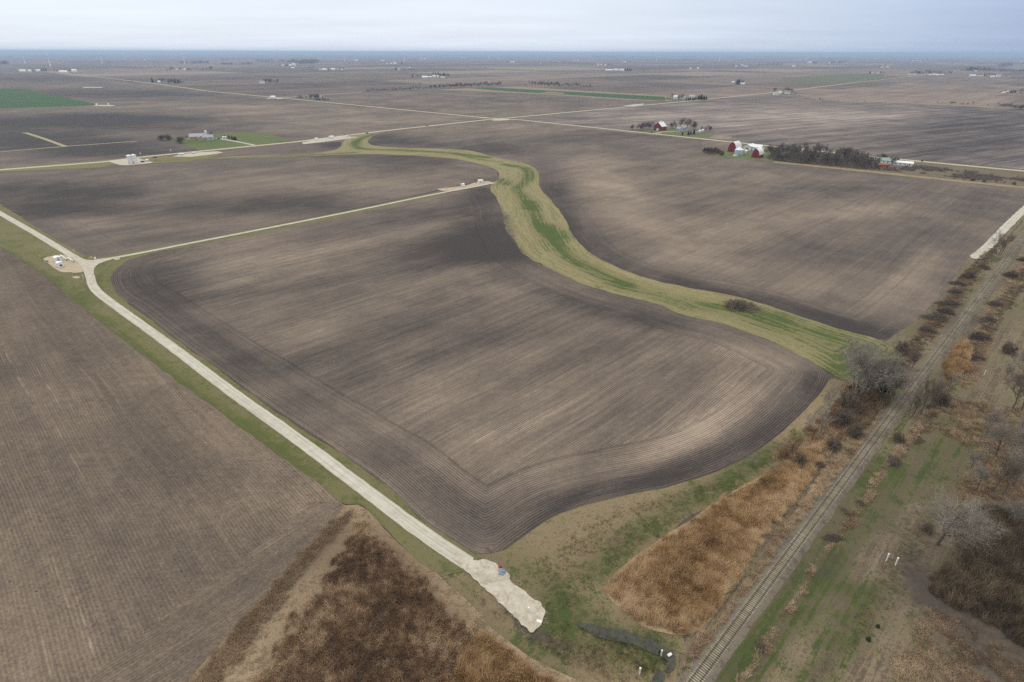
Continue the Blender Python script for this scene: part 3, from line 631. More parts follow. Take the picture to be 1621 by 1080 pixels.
REED = [(950,930),(1000,886),(1060,846),(1130,795),(1200,758),(1245,730),(1270,705),(1300,700),(1312,722),(1270,785),(1225,840),(1190,892),(1150,955),(1118,990),(1085,1008),(1045,1004),(1005,985),(970,955)]
sheet('reed_ground', REED, 2.5, .10, meadow_mat('reed_litter', straw=((.20,.145,.085),(.36,.27,.165)), mud=(.12,.09,.06)), 1, .9, green=-.6)
p = scatter(smooth(ats(REED), 1, True), 27, 3); p = off_track(p, 4.2)
f2 = fbm(p[:, 0]/1.7, p[:, 1]/1.7, 33, 3)
tint = .57 + .35*(fbm(p[:, 0]/7, p[:, 1]/7, 3) - .5) + .75*(f2 - .5) + .35*near(p, [(1100,990),(1000,965),(955,932)], 2.2) + .25*near(p, [(1290,715),(1220,840),(1130,985)], 2.5) - .25*near(p, [(1130,960),(1090,985)], 3) - .3*near(p, [(1218,770)], 3.5) - .22*near(p, [(1125,870),(1165,880)], 3) - .3*near(p, [(1260,740)], 4)
blades('reed_bed', p, 5, .22, 1.5, 2.3, .06, .26, reed_mat, tint, 'dense stand of orange brown dead reeds between the ditch, meadow and railway', 'reeds', 3, flow=.28, hs=.6 + .8*f2)
RE2 = [(775,1000),(800,1022),(850,1050),(905,1082),(1000,1140),(700,1140),(690,1075),(720,1040),(748,1008)]
p = scatter(smooth(ats(RE2), 1, True), 25, 4)
f2 = fbm(p[:, 0]/1.7, p[:, 1]/1.7, 34, 3)
tint = .48 + .35*(fbm(p[:, 0]/5, p[:, 1]/5, 8) - .5) + .7*(f2 - .5) + .25*near(p, [(775,1000),(850,1050),(905,1082)], 1.5)
blades('reed_bed', p, 5, .22, 1.2, 1.9, .075, .25, reed_mat, tint, 'orange dead reeds along the bottom edge below the gravel turning pad', 'reeds', 4, flow=.28, hs=.6 + .8*f2)
WEED = [(552,818),(578,806),(620,855),(690,910),(740,957),(785,1003),(850,1050),(935,1100),(1000,1160),(350,1160),(372,1085),(432,1000),(495,915),(545,850)]
p = scatter(smooth(ats(WEED), 1, True), 18, 5, 6.0)
f1 = fbm(p[:, 0]/6, p[:, 1]/6, 21); f2 = fbm(p[:, 0]/1.1, p[:, 1]/1.1, 31, 3)
tint = .47 + .6*(f1 - .5) + 1.15*(f2 - .5) + .36*near(p, [(552,818),(620,860),(740,957),(790,1005),(850,1052)], 2.2) - .16*near(p, [(560,890),(610,950),(560,1000)], 9) + .2*near(p, [(480,1000),(430,1080)], 6) + .22*near(p, [(700,1020),(740,980)], 4) - .12*near(p, [(640,1040)], 9) + .25*near(p, [(470,910),(545,830)], 3)
blades('weed_bed', p, 6, .28, .5, 1.15, .06, .45, weed_mat, tint, 'tangled dark brown dead weeds filling the corner beside the access road', 'weeds', 5, flow=.4, hs=.5 + 1.0*f2)
DITCHW = [(566,806),(540,806),(505,833),(462,885),(395,958),(325,1040),(245,1130),(320,1140),(385,1045),(445,965),(515,872),(560,828)]
p = scatter(smooth(ats(DITCHW), 1, True), 14, 6)
tint = .62 + .8*(fbm(p[:, 0]/3, p[:, 1]/3, 41) - .5) - .2*near(p, [(525,845),(370,1010)], 1.2)
blades('dry_grass', p, 5, .2, .5, 1.1, .07, .5, straw_mat, tint*.62, 'strip of pale dead grass between the stubble field and brown weeds', 'dry grass', 6, lay=(.3, -.1))
# railway banks: straw, reeds, brush
def bank(name, poly, dens, mat, base, h0, h1, label, seed, k=5, lean=.5, wd=.05, mods=(), thr=None, sc=4, cat='dry grass', gap=3.4):
    p = off_track(scatter(smooth(ats(poly), 1, True), dens, seed), gap)
    n = fbm(p[:, 0]/sc, p[:, 1]/sc, seed+50)
    if thr is not None: q = n > thr; p, n = p[q], n[q]
    f2 = fbm(p[:, 0]/1.5, p[:, 1]/1.5, seed+70, 3)
    t = base + .6*(n - .5) + .8*(f2 - .5)
    for px, rad, a in mods: t = t + a*near(p, px, rad)
    return blades(name, p, k, .22, h0, h1, wd*1.5, lean*.6, mat, t, label, cat, seed, flow=lean*.6, hs=.5 + 1.0*f2)
bank('dry_grass', [(1098,1003),(1125,985),(1190,893),(1230,835),(1268,790),(1300,735),(1345,700),(1390,650),(1395,690),(1345,745),(1290,800),(1240,870),(1170,968),(1110,1050),(1070,1090),(1080,1030)], 22, straw_mat, .60, .6, 1.4, 'pale dead grass along the reed side of the railway track', 61, gap=2.2, mods=[([(1270,830),(1320,770)], 5, .25)])
bank('dry_grass', [(1245,730),(1215,735),(1230,712),(1280,668),(1320,640),(1335,605),(1400,600),(1420,630),(1390,670),(1345,700),(1300,745)], 9, weed_mat, .55, .7, 1.7, 'tangled brown grass and brush below the pale trees near the culvert pool', 62, mods=[([(1330,650),(1370,640)], 6, -.35), ([(1290,700),(1270,720)], 4, .15), ([(1300,740),(1340,700)], 3, .2)], gap=4)
bank('dry_grass', [(1095,1150),(1150,1080),(1215,990),(1290,880),(1340,805),(1385,745),(1430,680),(1470,640),(1478,665),(1450,710),(1410,745),(1380,800),(1350,850),(1310,880),(1270,960),(1220,1040),(1180,1100)], 13, straw_mat, .52, .4, 1.1, 'clumps of tan dead grass along the thicket side of the railway track', 63, gap=1.9, thr=.27, mods=[([(1335,810),(1350,850)], 4, -.3), ([(1400,720),(1450,670)], 4, .15)])
bank('reed_bed', [(1497,550),(1515,540),(1535,545),(1545,575),(1530,600),(1500,607),(1483,590)], 16, reed_mat, .42, 1.5, 2.8, 'small clump of bright orange reeds right of the railway near brush piles', 64, thr=None, cat='reeds', lean=.25)
bank('dry_grass', [(1400,590),(1420,560),(1450,520),(1480,490),(1515,440),(1540,415),(1575,410),(1560,440),(1520,500),(1480,550),(1440,590)], 5, weed_mat, .42, .4, 1.1, 'brown dead grass between the right field edge and the railway', 65, thr=.45, mods=[([(1500,470),(1450,540)], 5, -.15), ([(1430,560)], 5, .2)], gap=4.5)
bank('dry_grass', [(1500,640),(1480,600),(1520,540),(1560,490),(1590,440),(1621,400),(1640,420),(1610,460),(1590,500),(1575,540),(1560,590),(1540,620)], 5, weed_mat, .50, .4, 1.1, 'patchy brown dead grass between the railway and the bare field at right', 66, thr=.46, gap=4.5)
THICK = [(1500,812),(1540,800),(1600,800),(1720,780),(1760,1160),(1600,1020),(1550,985),(1490,960),(1462,940),(1470,905),(1500,885),(1510,860)]
bank('thicket', THICK, 7, dark_mat, .5, .9, 3.0, 'dense dark brown leafless thicket filling the lower right corner', 67, k=7, lean=.35, wd=.045, sc=7, cat='thicket', mods=[([(1530,860),(1500,900)], 8, .2), ([(1600,960),(1621,880)], 9, -.25), ([(1550,930)], 6, .1)])
bank('dry_grass', [(1470,640),(1500,620),(1580,640),(1640,650),(1720,760),(1600,800),(1540,798),(1490,790),(1540,720),(1500,690),(1450,690)], 9, weed_mat, .55, .3, 1.0, 'thin brown dead grass under the bare trees at the right edge', 68, thr=.42, sc=3)
bank('dry_grass', [(1455,945),(1490,965),(1550,990),(1620,1040),(1700,1130),(1500,1160),(1380,1110),(1400,1050),(1430,1000)], 11, straw_mat, .40, .3, .9, 'matted tan dead grass below the dark thicket at lower right', 69, thr=.42, mods=[([(1560,1030),(1621,1070)], 7, -.4), ([(1440,1030),(1420,1060)], 4, .25)], sc=3)
bank('dry_grass', [(1250,1090),(1350,960),(1400,880),(1440,800),(1480,760),(1500,800),(1470,880),(1455,940),(1420,960),(1380,1010),(1320,1100)], 7, tuft_mat, .60, .15, .5, 'short mixed tufts over the mown strips beside the thicket', 70, thr=.42, sc=2.0)
bank('grass_tufts', [(820,905),(900,840),(980,800),(1080,775),(1163,742),(1230,700),(1290,655),(1290,690),(1200,755),(1060,845),(955,925),(965,960),(1040,1005),(1060,1020),(960,1000),(880,960)], 4, tuft_mat, .5, .12, .4, 'short green and straw tufts of the meadow below the big field', 71, thr=.42, sc=2.5)
bank('grass_tufts', [(880,1000),(930,1010),(1000,1035),(1040,1050),(1050,1090),(960,1090),(880,1050),(850,1020)], 6, tuft_mat, .66, .2, .5, 'straw coloured grass on the low island inside the ditch bend', 72, sc=2.5)
bank('dry_grass', [(1140,246),(1122,246.5),(1112,242),(1128,239),(1150,240)], .6, dark_mat, .5, .8, 2.0, 'leafless scrub left of the large arched red barn', 73, sc=8, cat='scrub', wd=.2)
bank('scrub', [(1360,700),(1400,645),(1440,590),(1480,535),(1520,480),(1560,425),(1590,390),(1575,385),(1530,420),(1490,475),(1450,525),(1415,565),(1385,620),(1350,660)], 10, dark_mat, .45, .3, 1.3, 'grey brown leafless scrub and cut branches left of the upper railway', 74, thr=.44, sc=2.5, lean=1.0, wd=.05, cat='scrub', gap=3.0)
bank('scrub', [(1400,730),(1450,665),(1490,600),(1530,545),(1570,485),(1610,430),(1640,390),(1640,440),(1600,490),(1565,550),(1520,600),(1490,660),(1440,735)], 9, dark_mat, .45, .3, 1.3, 'grey brown leafless scrub and cut branches right of the upper railway', 75, thr=.46, sc=2.5, lean=1.0, wd=.05, cat='scrub', gap=3.0)
bank('scrub', [(1330,700),(1330,640),(1345,610),(1420,600),(1425,625),(1390,670),(1360,700)], 7, dark_mat, .6, .8, 2.6, 'tangled brown brush below the pale trees by the culvert pool', 76, thr=.42, sc=3, lean=.6, wd=.05, cat='scrub', gap=3.4)
bank('grass_tufts', [(1090,1130),(1180,1000),(1280,870),(1370,745),(1440,640),(1520,530),(1621,385),(1640,380),(1540,520),(1450,650),(1390,740),(1290,880),(1200,1010),(1120,1130)], 5, tuft_mat, .45, .1, .35, 'weeds and short grass growing on the railway ballast', 77, thr=.36, sc=2, gap=.8)
TW = stem_mat('grey_stems', [(0,(.10,.086,.074)),(.5,(.175,.148,.125)),(1,(.27,.23,.19))])
bank('undergrowth', [(1208,252),(1222,246),(1250,245),(1300,249),(1345,252),(1385,258),(1395,266),(1385,270),(1350,267.5),(1311,263.6),(1240,257)], 0.32, TW, .65, 2.0, 5.5, 'grey brown undergrowth of the dense leafless wood right of the barns', 78, sc=12, lean=.16, wd=.10, cat='undergrowth', k=6)
bank('scrub', [(1450,262),(1500,268),(1560,274),(1640,283),(1700,290),(1700,303),(1621,293),(1560,287),(1500,281),(1440,274),(1390,270),(1400,267)], 1.0, TW, .45, .8, 2.6, 'grey leafless scrub between the green roofed house and the right edge', 79, sc=10, lean=.25, wd=.10, cat='scrub', thr=.48, k=6)
bank('grass_tufts', [(895,980),(960,985),(1030,1005),(1068,1030),(1075,1075),(1040,1095),(1000,1060),(960,1030),(900,1005)], 9, tuft_mat, .42, .15, .5, 'wet green grass fringing the ditch water near the railway', 80, sc=1.3, thr=.4)
bank('grass_tufts', [(640,860),(720,930),(790,990),(850,1030),(900,1045),(920,990),(860,930),(800,885),(775,880),(830,930),(868,965),(865,995),(840,1010),(800,970),(740,915),(690,870)], 6, tuft_mat, .40, .08, .3, 'short olive turf round the gravel turning pad', 81, sc=2, thr=.4)
# broken stone along the pad
def stones(name, p, r0, r1, mat, label, seed):
    g = np.random.default_rng(seed); n = len(p); o = np.array([(1,0,0),(-.5,.87,0),(-.5,-.87,0),(0,0,.75)])
    a = g.random(n)*6.283; c, s_ = np.cos(a), np.sin(a); r = r0 + (r1-r0)*g.random(n)**2
    q = np.repeat(o[None], n, 0)*(.6 + .8*g.random((n, 4, 3)))*r[:, None, None]
    v = np.stack([q[..., 0]*c[:, None] - q[..., 1]*s_[:, None] + p[:, :1], q[..., 0]*s_[:, None] + q[..., 1]*c[:, None] + p[:, 1:], q[..., 2] + .24], 2).reshape(-1, 3)
    i = np.arange(n)*4
    return tag(link(name, mesh_np(name, v, np.concatenate([np.stack(f_, 1) for f_ in ((i, i+1, i+3), (i+1, i+2, i+3), (i+2, i, i+3))]), mat)), label, 'gravel', None, 'stuff')
PADP = smooth(ats([(720,873),(735,884),(745,888),(764,887),(779,890),(790,899),(807,912),(803,919),(822,931),(850,952),(862,962),(864,970),(861,990),(846,999),(841,1003),(833,996),(815,981),(803,964),(785,949),(767,933),(753,919),(735,904),(722,892)]), 1, True)
g = np.random.default_rng(5)
e = resample(PADP, .12, True); e = e + g.normal(0, .38, e.shape)
inn = scatter(PADP, 5, 9, 0); inn = inn[fbm(inn[:, 0]/1.5, inn[:, 1]/1.5, 3) > .55]
stones('loose_gravel', np.vstack([e, inn]), .04, .13, plain('broken_stone', (.36,.345,.29), .95, .3, 1.0), 'loose pale rubble along the edges of the turning pad', 6)
# ------------------------------------------------------------------ trees
bark_m = plain('grey_bark', (.115, .098, .080), .95, .25, 2.0); bark_p = plain('pale_bark', (.26, .24, .205), .95, .2, 2.0)
def twig_mat(name, c0, c1):
    m = M(name, .95, .1); ri = m.n('ShaderNodeNewGeometry').outputs['Random Per Island']; oi = m.n('ShaderNodeObjectInfo').outputs['Random']
    m.col(m.mix(c0, c1, m.math('MULTIPLY_ADD', oi, .35, m.mul(ri, .65)))); return m.m
twig_b = twig_mat('brown_twigs', (.105,.085,.067), (.21,.175,.135)); twig_p = twig_mat('pale_twigs', (.17,.155,.13), (.31,.285,.24))
twig_g = twig_mat('budding_twigs', (.19,.20,.085), (.33,.33,.15)); twig_far = twig_mat('far_twigs', (.10,.085,.073), (.19,.16,.135))
needle_m = twig_mat('dark_needles', (.012,.026,.014), (.035,.060,.028)); twig_d = twig_mat('dead_branches', (.055,.045,.04), (.15,.125,.105))
def tree_meshes(seed, stems=1, spread=.5, lv=(7,5,4,4), tw=.03, fan=5, rise=.75, trunk_frac=.25, bark=None, twig=None, r0=.022, tl=.16):
    """unit-height leafless tree: tapered tubes for trunk and limbs, thin branches and twigs for the crown"""
    R_ = random.Random(seed); A, B = MB(), MB()
    def perp(d):
        v = Vector((R_.gauss(0,1), R_.gauss(0,1), R_.gauss(0,1))); return (v - d*v.dot(d)).normalized()
    def grow(p, d, L, r, k):
        n = 4 if k == 0 else 3
        pts = [p.copy()]; q, e = p.copy(), d.copy()
        for i in range(n):
            e = (e + perp(e)*R_.uniform(.05, .22) + Vector((0,0,.10 if k else .05))).normalized(); q = q + e*(L/n); pts.append(q.copy())
        sides = 7 if k == 0 else (5 if k == 1 else 3)
        tgt = A if k <= 1 else B
        for i in range(n):
            f0, f1 = 1 - .75*i/n, 1 - .75*(i+1)/n
            tgt.tube(pts[i], pts[i+1], max(r*f0, tw*.35), max(r*f1, tw*.3), sides, False)
        if k < len(lv):
            for c in range(lv[k]):
                t = trunk_frac + (1-trunk_frac)*((c + R_.random())/lv[k]) if k == 0 else .25 + .75*((c + R_.random())/lv[k])
                t = min(t, .999); j = int(t*n); b = pts[j].lerp(pts[j+1], t*n - j)
                ax = (pts[j+1]-pts[j]).normalized(); dd = (ax*rise*R_.uniform(.7,1.2) + perp(ax)*spread*R_.uniform(.7,1.5)*1.2 + Vector((0,0,.12))).normalized()
                grow(b, dd, L*R_.uniform(.42,.68)*(1.05-.45*t if k == 0 else 1), r*(1-.75*t)*.62, k+1)
        else:
            for c in range(fan):
                t = R_.random(); j = min(int(t*n), n-1); b = pts[j].lerp(pts[j+1], R_.random())
                ax = (pts[j+1]-pts[j]).normalized(); dd = (ax*.8 + perp(ax)*.7 + Vector((0,0,.1))).normalized(); e2 = b + dd*tl*R_.uniform(.4,1.0); s_ = perp(dd)*tw*.5
                B.add([b - s_, b + s_, e2], [(0,1,2)])
    for s in range(stems):
        a = 2*math.pi*(s + R_.random()*.7)/stems
        o = Vector((math.cos(a), math.sin(a), 0))*(.03*stems**.5 if stems > 1 else 0)
        d = (Vector((math.cos(a), math.sin(a), 0))*(.32 if stems > 1 else .06)*R_.uniform(.5,1.3) + Vector((0,0,1))).normalized()
        grow(o, d, .62*R_.uniform(.85,1.1) if stems == 1 else .6*R_.uniform(.75,1.1), r0*(1 if stems == 1 else .62), 0)
    zm = max(v[2] for v in B.v); 
    for X in (A, B): X.v = [(x/zm, y/zm, z/zm) for x, y, z in X.v]
    return A.mesh('trunk', bark, True), B.mesh('crown', twig)
def conifer_meshes(seed, n=260, wide=.21, mat=None, big=1.0):
    R_ = random.Random(seed); A, B = MB(), MB()
    A.tube((0,0,0), (0,0,.97), .022, .004, 6)
    for i in range(n):
        t = (i + R_.random())/n; z = .05 + .95*t**.9; rad = wide*(1 - t)**.8*R_.uniform(.6,1.12) + .012
        a = R_.random()*6.283; d = Vector((math.cos(a), math.sin(a), 0)); s_ = Vector((-d.y, d.x, 0))*.055*big*(1-.5*t)
        for q in range(3):
            b = d*rad*R_.uniform(.0,.45) + Vector((0,0,z + R_.uniform(-.02,.03))); e = d*rad*R_.uniform(.75,1.1) + s_*R_.uniform(-1.6,1.6) + Vector((0,0,z - .10*rad/wide*R_.uniform(.2,1.4)))
            B.add([b - s_*.6, b + s_*.6, e + s_*.7, e - s_*.7], [(0,1,2,3)])
    return A.mesh('trunk', bark_m, True), B.mesh('crown', mat or needle_m)
TM = {
 'multi': [tree_meshes(11+i, 6, .6, (9,6,4), .0019, 12, bark=bark_p, twig=twig_p, tl=.09) for i in range(2)],
 'pale': [tree_meshes(21+i, 1, .8, (13,7,5), .0019, 13, rise=.65, trunk_frac=.2, bark=bark_m, twig=twig_p, r0=.02, tl=.12) for i in range(2)],
 'big': [tree_meshes(31+i, 1, .62, (10,6,5), .0022, 10, trunk_frac=.28, bark=bark_m, twig=twig_b, r0=.018, tl=.11) for i in range(3)],
 'twin': [tree_meshes(41+i, 3, .5, (7,5,4), .0024, 9, bark=bark_m, twig=twig_b, tl=.09) for i in range(2)],
 'sapling': [tree_meshes(51+i, 1, .4, (8,5,3), .004, 3, bark=bark_p, twig=twig_p, r0=.014, tl=.10) for i in range(2)],
 'bud': [tree_meshes(56, 4, .55, (7,5,4), .004, 6, bark=bark_m, twig=twig_g, tl=.11)],
 'bush': [tree_meshes(61+i, 9, .8, (6,5,3), .009, 5, rise=.6, trunk_frac=.05, bark=bark_m, twig=twig_b, tl=.16) for i in range(2)],
 'far': [tree_meshes(71+i, 1+i % 2*2, .55, (8,5,3), .0065, 6, trunk_frac=.18, bark=bark_m, twig=twig_far, r0=.018, tl=.15) for i in range(4)],
 'dot': [tree_meshes(81+i, 2, .75, (6,4), .03, 5, trunk_frac=.15, bark=bark_m, twig=twig_far, r0=.03, tl=.22) for i in range(3)],
 'round': [tree_meshes(91, 4, 1.0, (9,6,4), .009, 6, rise=.6, trunk_frac=.1, bark=bark_m, twig=twig_far, tl=.13)],
 'fir': [conifer_meshes(5+i) for i in range(3)], 'firdot': [conifer_meshes(15+i, 60, .27, big=2.0) for i in range(2)],
 'yew': [conifer_meshes(25, 220, .32)],
}
used_names = {}
def tree(kind, name, label, x, y, hpx=None, h=None, group=None, rz=None, lean=None, sx=1.0, cat='tree', z=0.0, world=None):
    p = at(x, y) if world is None else np.asarray(world)
    H = h or height_for(p, hpx*(1.15 if kind in ('dot', 'firdot', 'far') else 1.0))
    t = thing(name, label, cat, (p[0], p[1], z), rnd.uniform(0, 6.28) if rz is None else rz, group)
    tm, cm_ = TM[kind][rnd.randrange(len(TM[kind]))]
    S_ = Matrix.Diagonal((H*sx, H*sx, H, 1))
    for nm, me in (('trunk', tm), ('crown', cm_)):
        o = link(nm, me, t); o.scale = (H*sx, H*sx, H)
    if lean: t.rotation_euler = (lean[0], lean[1], t.rotation_euler[2])
    return t

# trees of the railway corridor
G = 'bare trees along the railway corridor'
tree('multi', 'bare_tree', 'tall pale many stemmed leafless tree at the waterway end beside the culvert pool', 1360, 621, 88, sx=1.15, group=G)
tree('multi', 'bare_tree', 'slimmer pale leafless tree on the rail side of the culvert pool, behind small evergreen', 1402, 627, 64, sx=.95, group=G)
tree('fir', 'evergreen_bush', 'small dark evergreen by the culvert pool among leafless trees', 1394, 623, 22, sx=1.5, cat='evergreen')
tree('twin', 'bare_tree', 'dark forked leafless tree leaning right beside the rails above the culvert pool', 1437, 586, 44, group=G, lean=(0, .18), sx=.9)
tree('twin', 'bare_tree', 'dark leafless stems touching the rails just past the culvert pool, nearest the track', 1441, 660, 58, group=G, sx=.75)
tree('big', 'bare_tree', 'dark leafless tree right of the rails, second from the track by the culvert', 1456, 656, 66, group=G, sx=.7)
tree('twin', 'bare_tree', 'mossy forked leafless tree furthest from the track in the culvert clump', 1475, 646, 62, group=G, sx=.75)
tree('big', 'bare_tree', 'thick dark leafless tree cut by the right edge beside the bare field', 1602, 647, 64, group=G, sx=1.0)
tree('big', 'bare_tree', 'dark leafless tree half outside the right edge, beside thick forked tree', 1617, 650, 66, group=G, sx=.9)
tree('pale', 'bare_tree', 'pale grey leafless tree above two straight mossy trunks at right', 1575, 722, 62, group=G, sx=.85)
tree('big', 'bare_tree', 'left one of two straight mossy trunks behind the dark thicket', 1569, 779, 66, group=G, sx=.65, lean=(-.1, .1))
tree('big', 'bare_tree', 'right one of two straight mossy trunks behind the dark thicket', 1586, 787, 64, group=G, sx=.65, lean=(-.1, .12))
tree('pale', 'bare_tree', 'large spreading pale grey leafless tree at the left tip of the dark thicket', 1483, 862, 96, group=G, sx=1.1, lean=(-.06, .1))
tree('sapling', 'bare_tree', 'whitish leafless tree at the bend where big field meets the reeds', 1293, 691, 50, group=G, sx=1.0)
tree('sapling', 'bare_tree', 'whitish leafless tree nearest the big field tip below the pale many stemmed tree', 1311, 655, 46, group=G, sx=1.0)
tree('sapling', 'bare_tree', 'short whitish sapling left of the whitish tree at the field bend', 1277, 682, 30, group=G, sx=1.0)
tree('sapling', 'young_tree', 'thin whitish sapling on the meadow strip, left of a pair', 1182, 736, 20, group=G)
tree('sapling', 'young_tree', 'thin whitish sapling on the meadow strip, right of a pair', 1194, 739, 21, group=G)
tree('bud', 'budding_willow', 'yellow green budding willow between the big field and reeds', 1257, 701, 24, sx=1.1, cat='shrub')
tree('twin', 'bare_shrub', 'few dark upright stems in front of the yellow green willow', 1252, 719, 24, sx=.8, cat='shrub')
tree('bush', 'bare_shrub', 'round brown leafless shrub on the upper corner of the reed bed', 1265, 737, 22, sx=.95, cat='shrub')
tree('bush', 'bare_shrub', 'tan leafless shrub beside the base of the pale many stemmed tree', 1340, 645, 30, sx=.8, cat='shrub')
tree('twin', 'bare_tree', 'lone dark leafless tree beside the gravel drive near the right edge', 1580, 404, 44, group=G, sx=1.0)
tree('sapling', 'bare_shrub', 'fan of pale bare stems right of rails behind orange reed clump', 1503, 617, 34, sx=1.4, cat='shrub')
tree('bush', 'bare_shrub', 'low grey leafless shrub on the pale straw side of the reed bed', 1297, 742, 12, sx=1.2, cat='shrub')
for x, y, h_, l in ((1560,690,50,'grey leafless tree between the thick forked tree and straight trunks'),(1612,735,58,'grey leafless tree cut by the right edge behind the thicket'),(1537,742,34,'small grey leafless tree at the upper end of the green strip'),(1612,700,56,'grey leafless tree at the right edge below the thick forked tree'),(1592,830,46,'grey leafless tree rising from the upper side of the dark thicket'),(1545,775,40,'grey leafless tree just above the large spreading pale tree'),(1603,770,60,'grey leafless tree between the right straight trunk and the right edge'),(1619,600,52,'grey leafless tree cut by the right edge above the thick forked tree'),(1590,600,30,'small grey leafless tree left of thick dark forked tree')):
    tree('pale', 'bare_tree', l, x, y, h_, group=G, sx=.75)
for x, y, h_, l in ((1330,672,26,'brown leafless shrub below the tall pale many stemmed tree'),(1352,690,22,'brown leafless shrub between the pale trees and the rails'),(1318,712,20,'brown leafless shrub at the upper corner of the pale straw bank'),(1425,560,24,'brown leafless shrub left of the dark forked tree by the rails'),(1490,640,22,'brown leafless shrub right of the mossy forked tree'),(1420,700,18,'brown leafless shrub beside the rails above the grey branch heap'),(1595,560,20,'brown leafless shrub at the corner of the bare field at right')):
    tree('bush', 'bare_shrub', l, x, y, h_, cat='shrub', sx=.95, group='brown shrubs along the railway')
tree('yew', 'evergreen_bush', 'upper of two tiny dark green junipers on the mown strip', 1389, 993, 5, sx=1.6, cat='evergreen')
tree('yew', 'evergreen_bush', 'lower of two tiny dark green junipers on the mown strip', 1374, 1014, 6, sx=1.6, cat='evergreen')
tree('bush', 'bare_shrub', 'grey green shrub under the large spreading pale tree', 1466, 842, 14, sx=1.0, cat='shrub')

# brush piles: each a heap of cut branches
def pile_mesh(seed):
    R_ = random.Random(seed); B = MB()
    lob = [R_.uniform(.65, 1.15) for _ in range(7)]
    for i in range(420):
        a = R_.random()*6.283; r = R_.random()**.7*lob[int(a/6.284*7)]; z = (1 - r*r)*R_.random()*.9
        p = Vector((math.cos(a)*r, math.sin(a)*r, z*.85 + .02)); d = Vector((R_.gauss(0,1), R_.gauss(0,1), R_.gauss(0,.55))).normalized()
        L = R_.uniform(.15,.55); q = p + d*L; q.z = max(q.z, .01)
        B.tube(p - d*L*.4, q, R_.uniform(.008,.022), .004, 3, False)
    return B.mesh('brush_pile', twig_d)
PM = [pile_mesh(i) for i in range(4)]
def brush(x, y, wpx, label, sq=1.0, hz=.8):
    p = at(x, y); r = wpx*scale_at(p)*.5
    o = link('brush_pile', PM[rnd.randrange(4)], None, (p[0], p[1], .12), rnd.random()*6.28); o.scale = (r*rnd.uniform(.8,1.6), r*sq*rnd.uniform(.55,1.0), r*hz*rnd.uniform(.6,1.2))
    tag(o, label, 'brush pile', 'piles of cut branches')
brush(1171, 487, 54, 'wide brown heap of branches on the green waterway', 1.1, .6)
for i, (x, y, w_, l) in enumerate([
    (1556,425,26,'dark branch heap nearest the gravel drive end, left of rails'), (1533,440,26,'second dark branch heap below the gravel drive end, left of rails'),
    (1515,451,24,'third dark branch heap below the gravel drive end, left of rails'), (1512,464,26,'fourth dark branch heap below the gravel drive, left of rails'),
    (1500,482,30,'fifth dark branch heap down from the drive, left of rails'), (1497,496,24,'sixth dark branch heap down from the drive, left of rails'),
    (1482,505,26,'seventh dark branch heap down from the drive, left of rails'), (1468,525,26,'reddish branch heap lowest of the row left of the rails'),
    (1618,413,22,'dark branch heap at the right edge, topmost right of the rails'), (1600,438,26,'flat dark branch heap second from the top, right of rails'),
    (1575,484,30,'dark branch heap midway down, right of rails beside the bare field'), (1563,510,34,'largest black branch heap right of the rails'),
    (1548,537,36,'black branch heap just above the orange reed clump'), (1545,569,26,'dark branch heap right beside the orange reed clump'),
    (1414,732,32,'grey branch heap right of rails above the mown strip'), (1218,772,26,'grey branch heap sunk in the orange reed bed'),
    (1317,853,26,'almost black branch heap in tan grass right of the rails'), (1339,811,16,'small dark branch heap between two larger ones beside the rails'),
    (1362,799,24,'brown branch heap at the upper end of the tan grass by rails'), (1204,1026,24,'grey branch heap nearest the camera, right of the rails'),
    (1345,655,34,'low tangle of dark branches between the pool and reed bed'), (1255,905,0,'')]):
    if w_: brush(x, y, w_, l)
# fallen log
lg = MB(); a_, b_ = at(1512, 634), at(1563, 655)
lg.tube((a_[0], a_[1], .35), (b_[0], b_[1], .25), .32, .14, 8)
for i in range(9):
    t = .2 + .08*i; p = a_*(1-t) + b_*t; lg.tube((p[0], p[1], .3), (p[0] + rnd.uniform(-2,2), p[1] + rnd.uniform(-2,2), rnd.uniform(.3,1.2)), .08, .02, 5)
tag(lg.build('fallen_tree', twig_d), 'long dark fallen tree lying in brown grass right of the rails', 'fallen tree')

# ------------------------------------------------------------------ railway
ballast_m = meadow_mat('ballast', straw=((.095,.082,.068),(.20,.175,.145)), mud=(.05,.045,.04), lines=math.radians(45), tuft=.3)
rail_m = plain('rusty_rail', (.075,.055,.045), .6, .2, .5, .4)
def tie_mat():
    m = M('weathered_tie', .95, .1); P = m.pos(); ri = m.n('ShaderNodeObjectInfo').outputs['Random']; pi_ = m.n('ShaderNodeNewGeometry').outputs['Random Per Island']
    big = m.noise(P, .09, 3, .6)
    f = m.add(m.mul(m.noise(P, 1.2, 4), .5), m.mul(ri, .25), m.mul(pi_, .25), m.mul(m.add(big, -.5), .9), -.02)
    m.col(m.ramp(f, [(0,(.10,.088,.068)),(.5,(.25,.228,.168)),(1,(.44,.41,.32))])); return m.m
tie_m = tie_mat()
ra = RAIL_AZ; rd = np.array([math.sin(ra), math.cos(ra)]); r0 = at(1103, 1076) - rd*55
track = thing('railway_track', 'single line railway with weathered ties running from bottom centre to right edge', 'railway', (r0[0], r0[1], 0), math.pi/2 - ra)
LT = 900.0
bm_ = MB()
xs = np.arange(0, LT + 1, 3.0); jj = [(1 + .18*(rnd.random()-.5), 1 + .18*(rnd.random()-.5)) for _ in xs]
prof = [(-2.9,.02),(-1.7,.46),(-1.0,.575),(-.86,.45),(.86,.45),(1.0,.575),(1.7,.46),(2.9,.02)]
vs = [(x, y*(jl if y < 0 else jr), z) for x, (jl, jr) in zip(xs, jj) for y, z in prof]
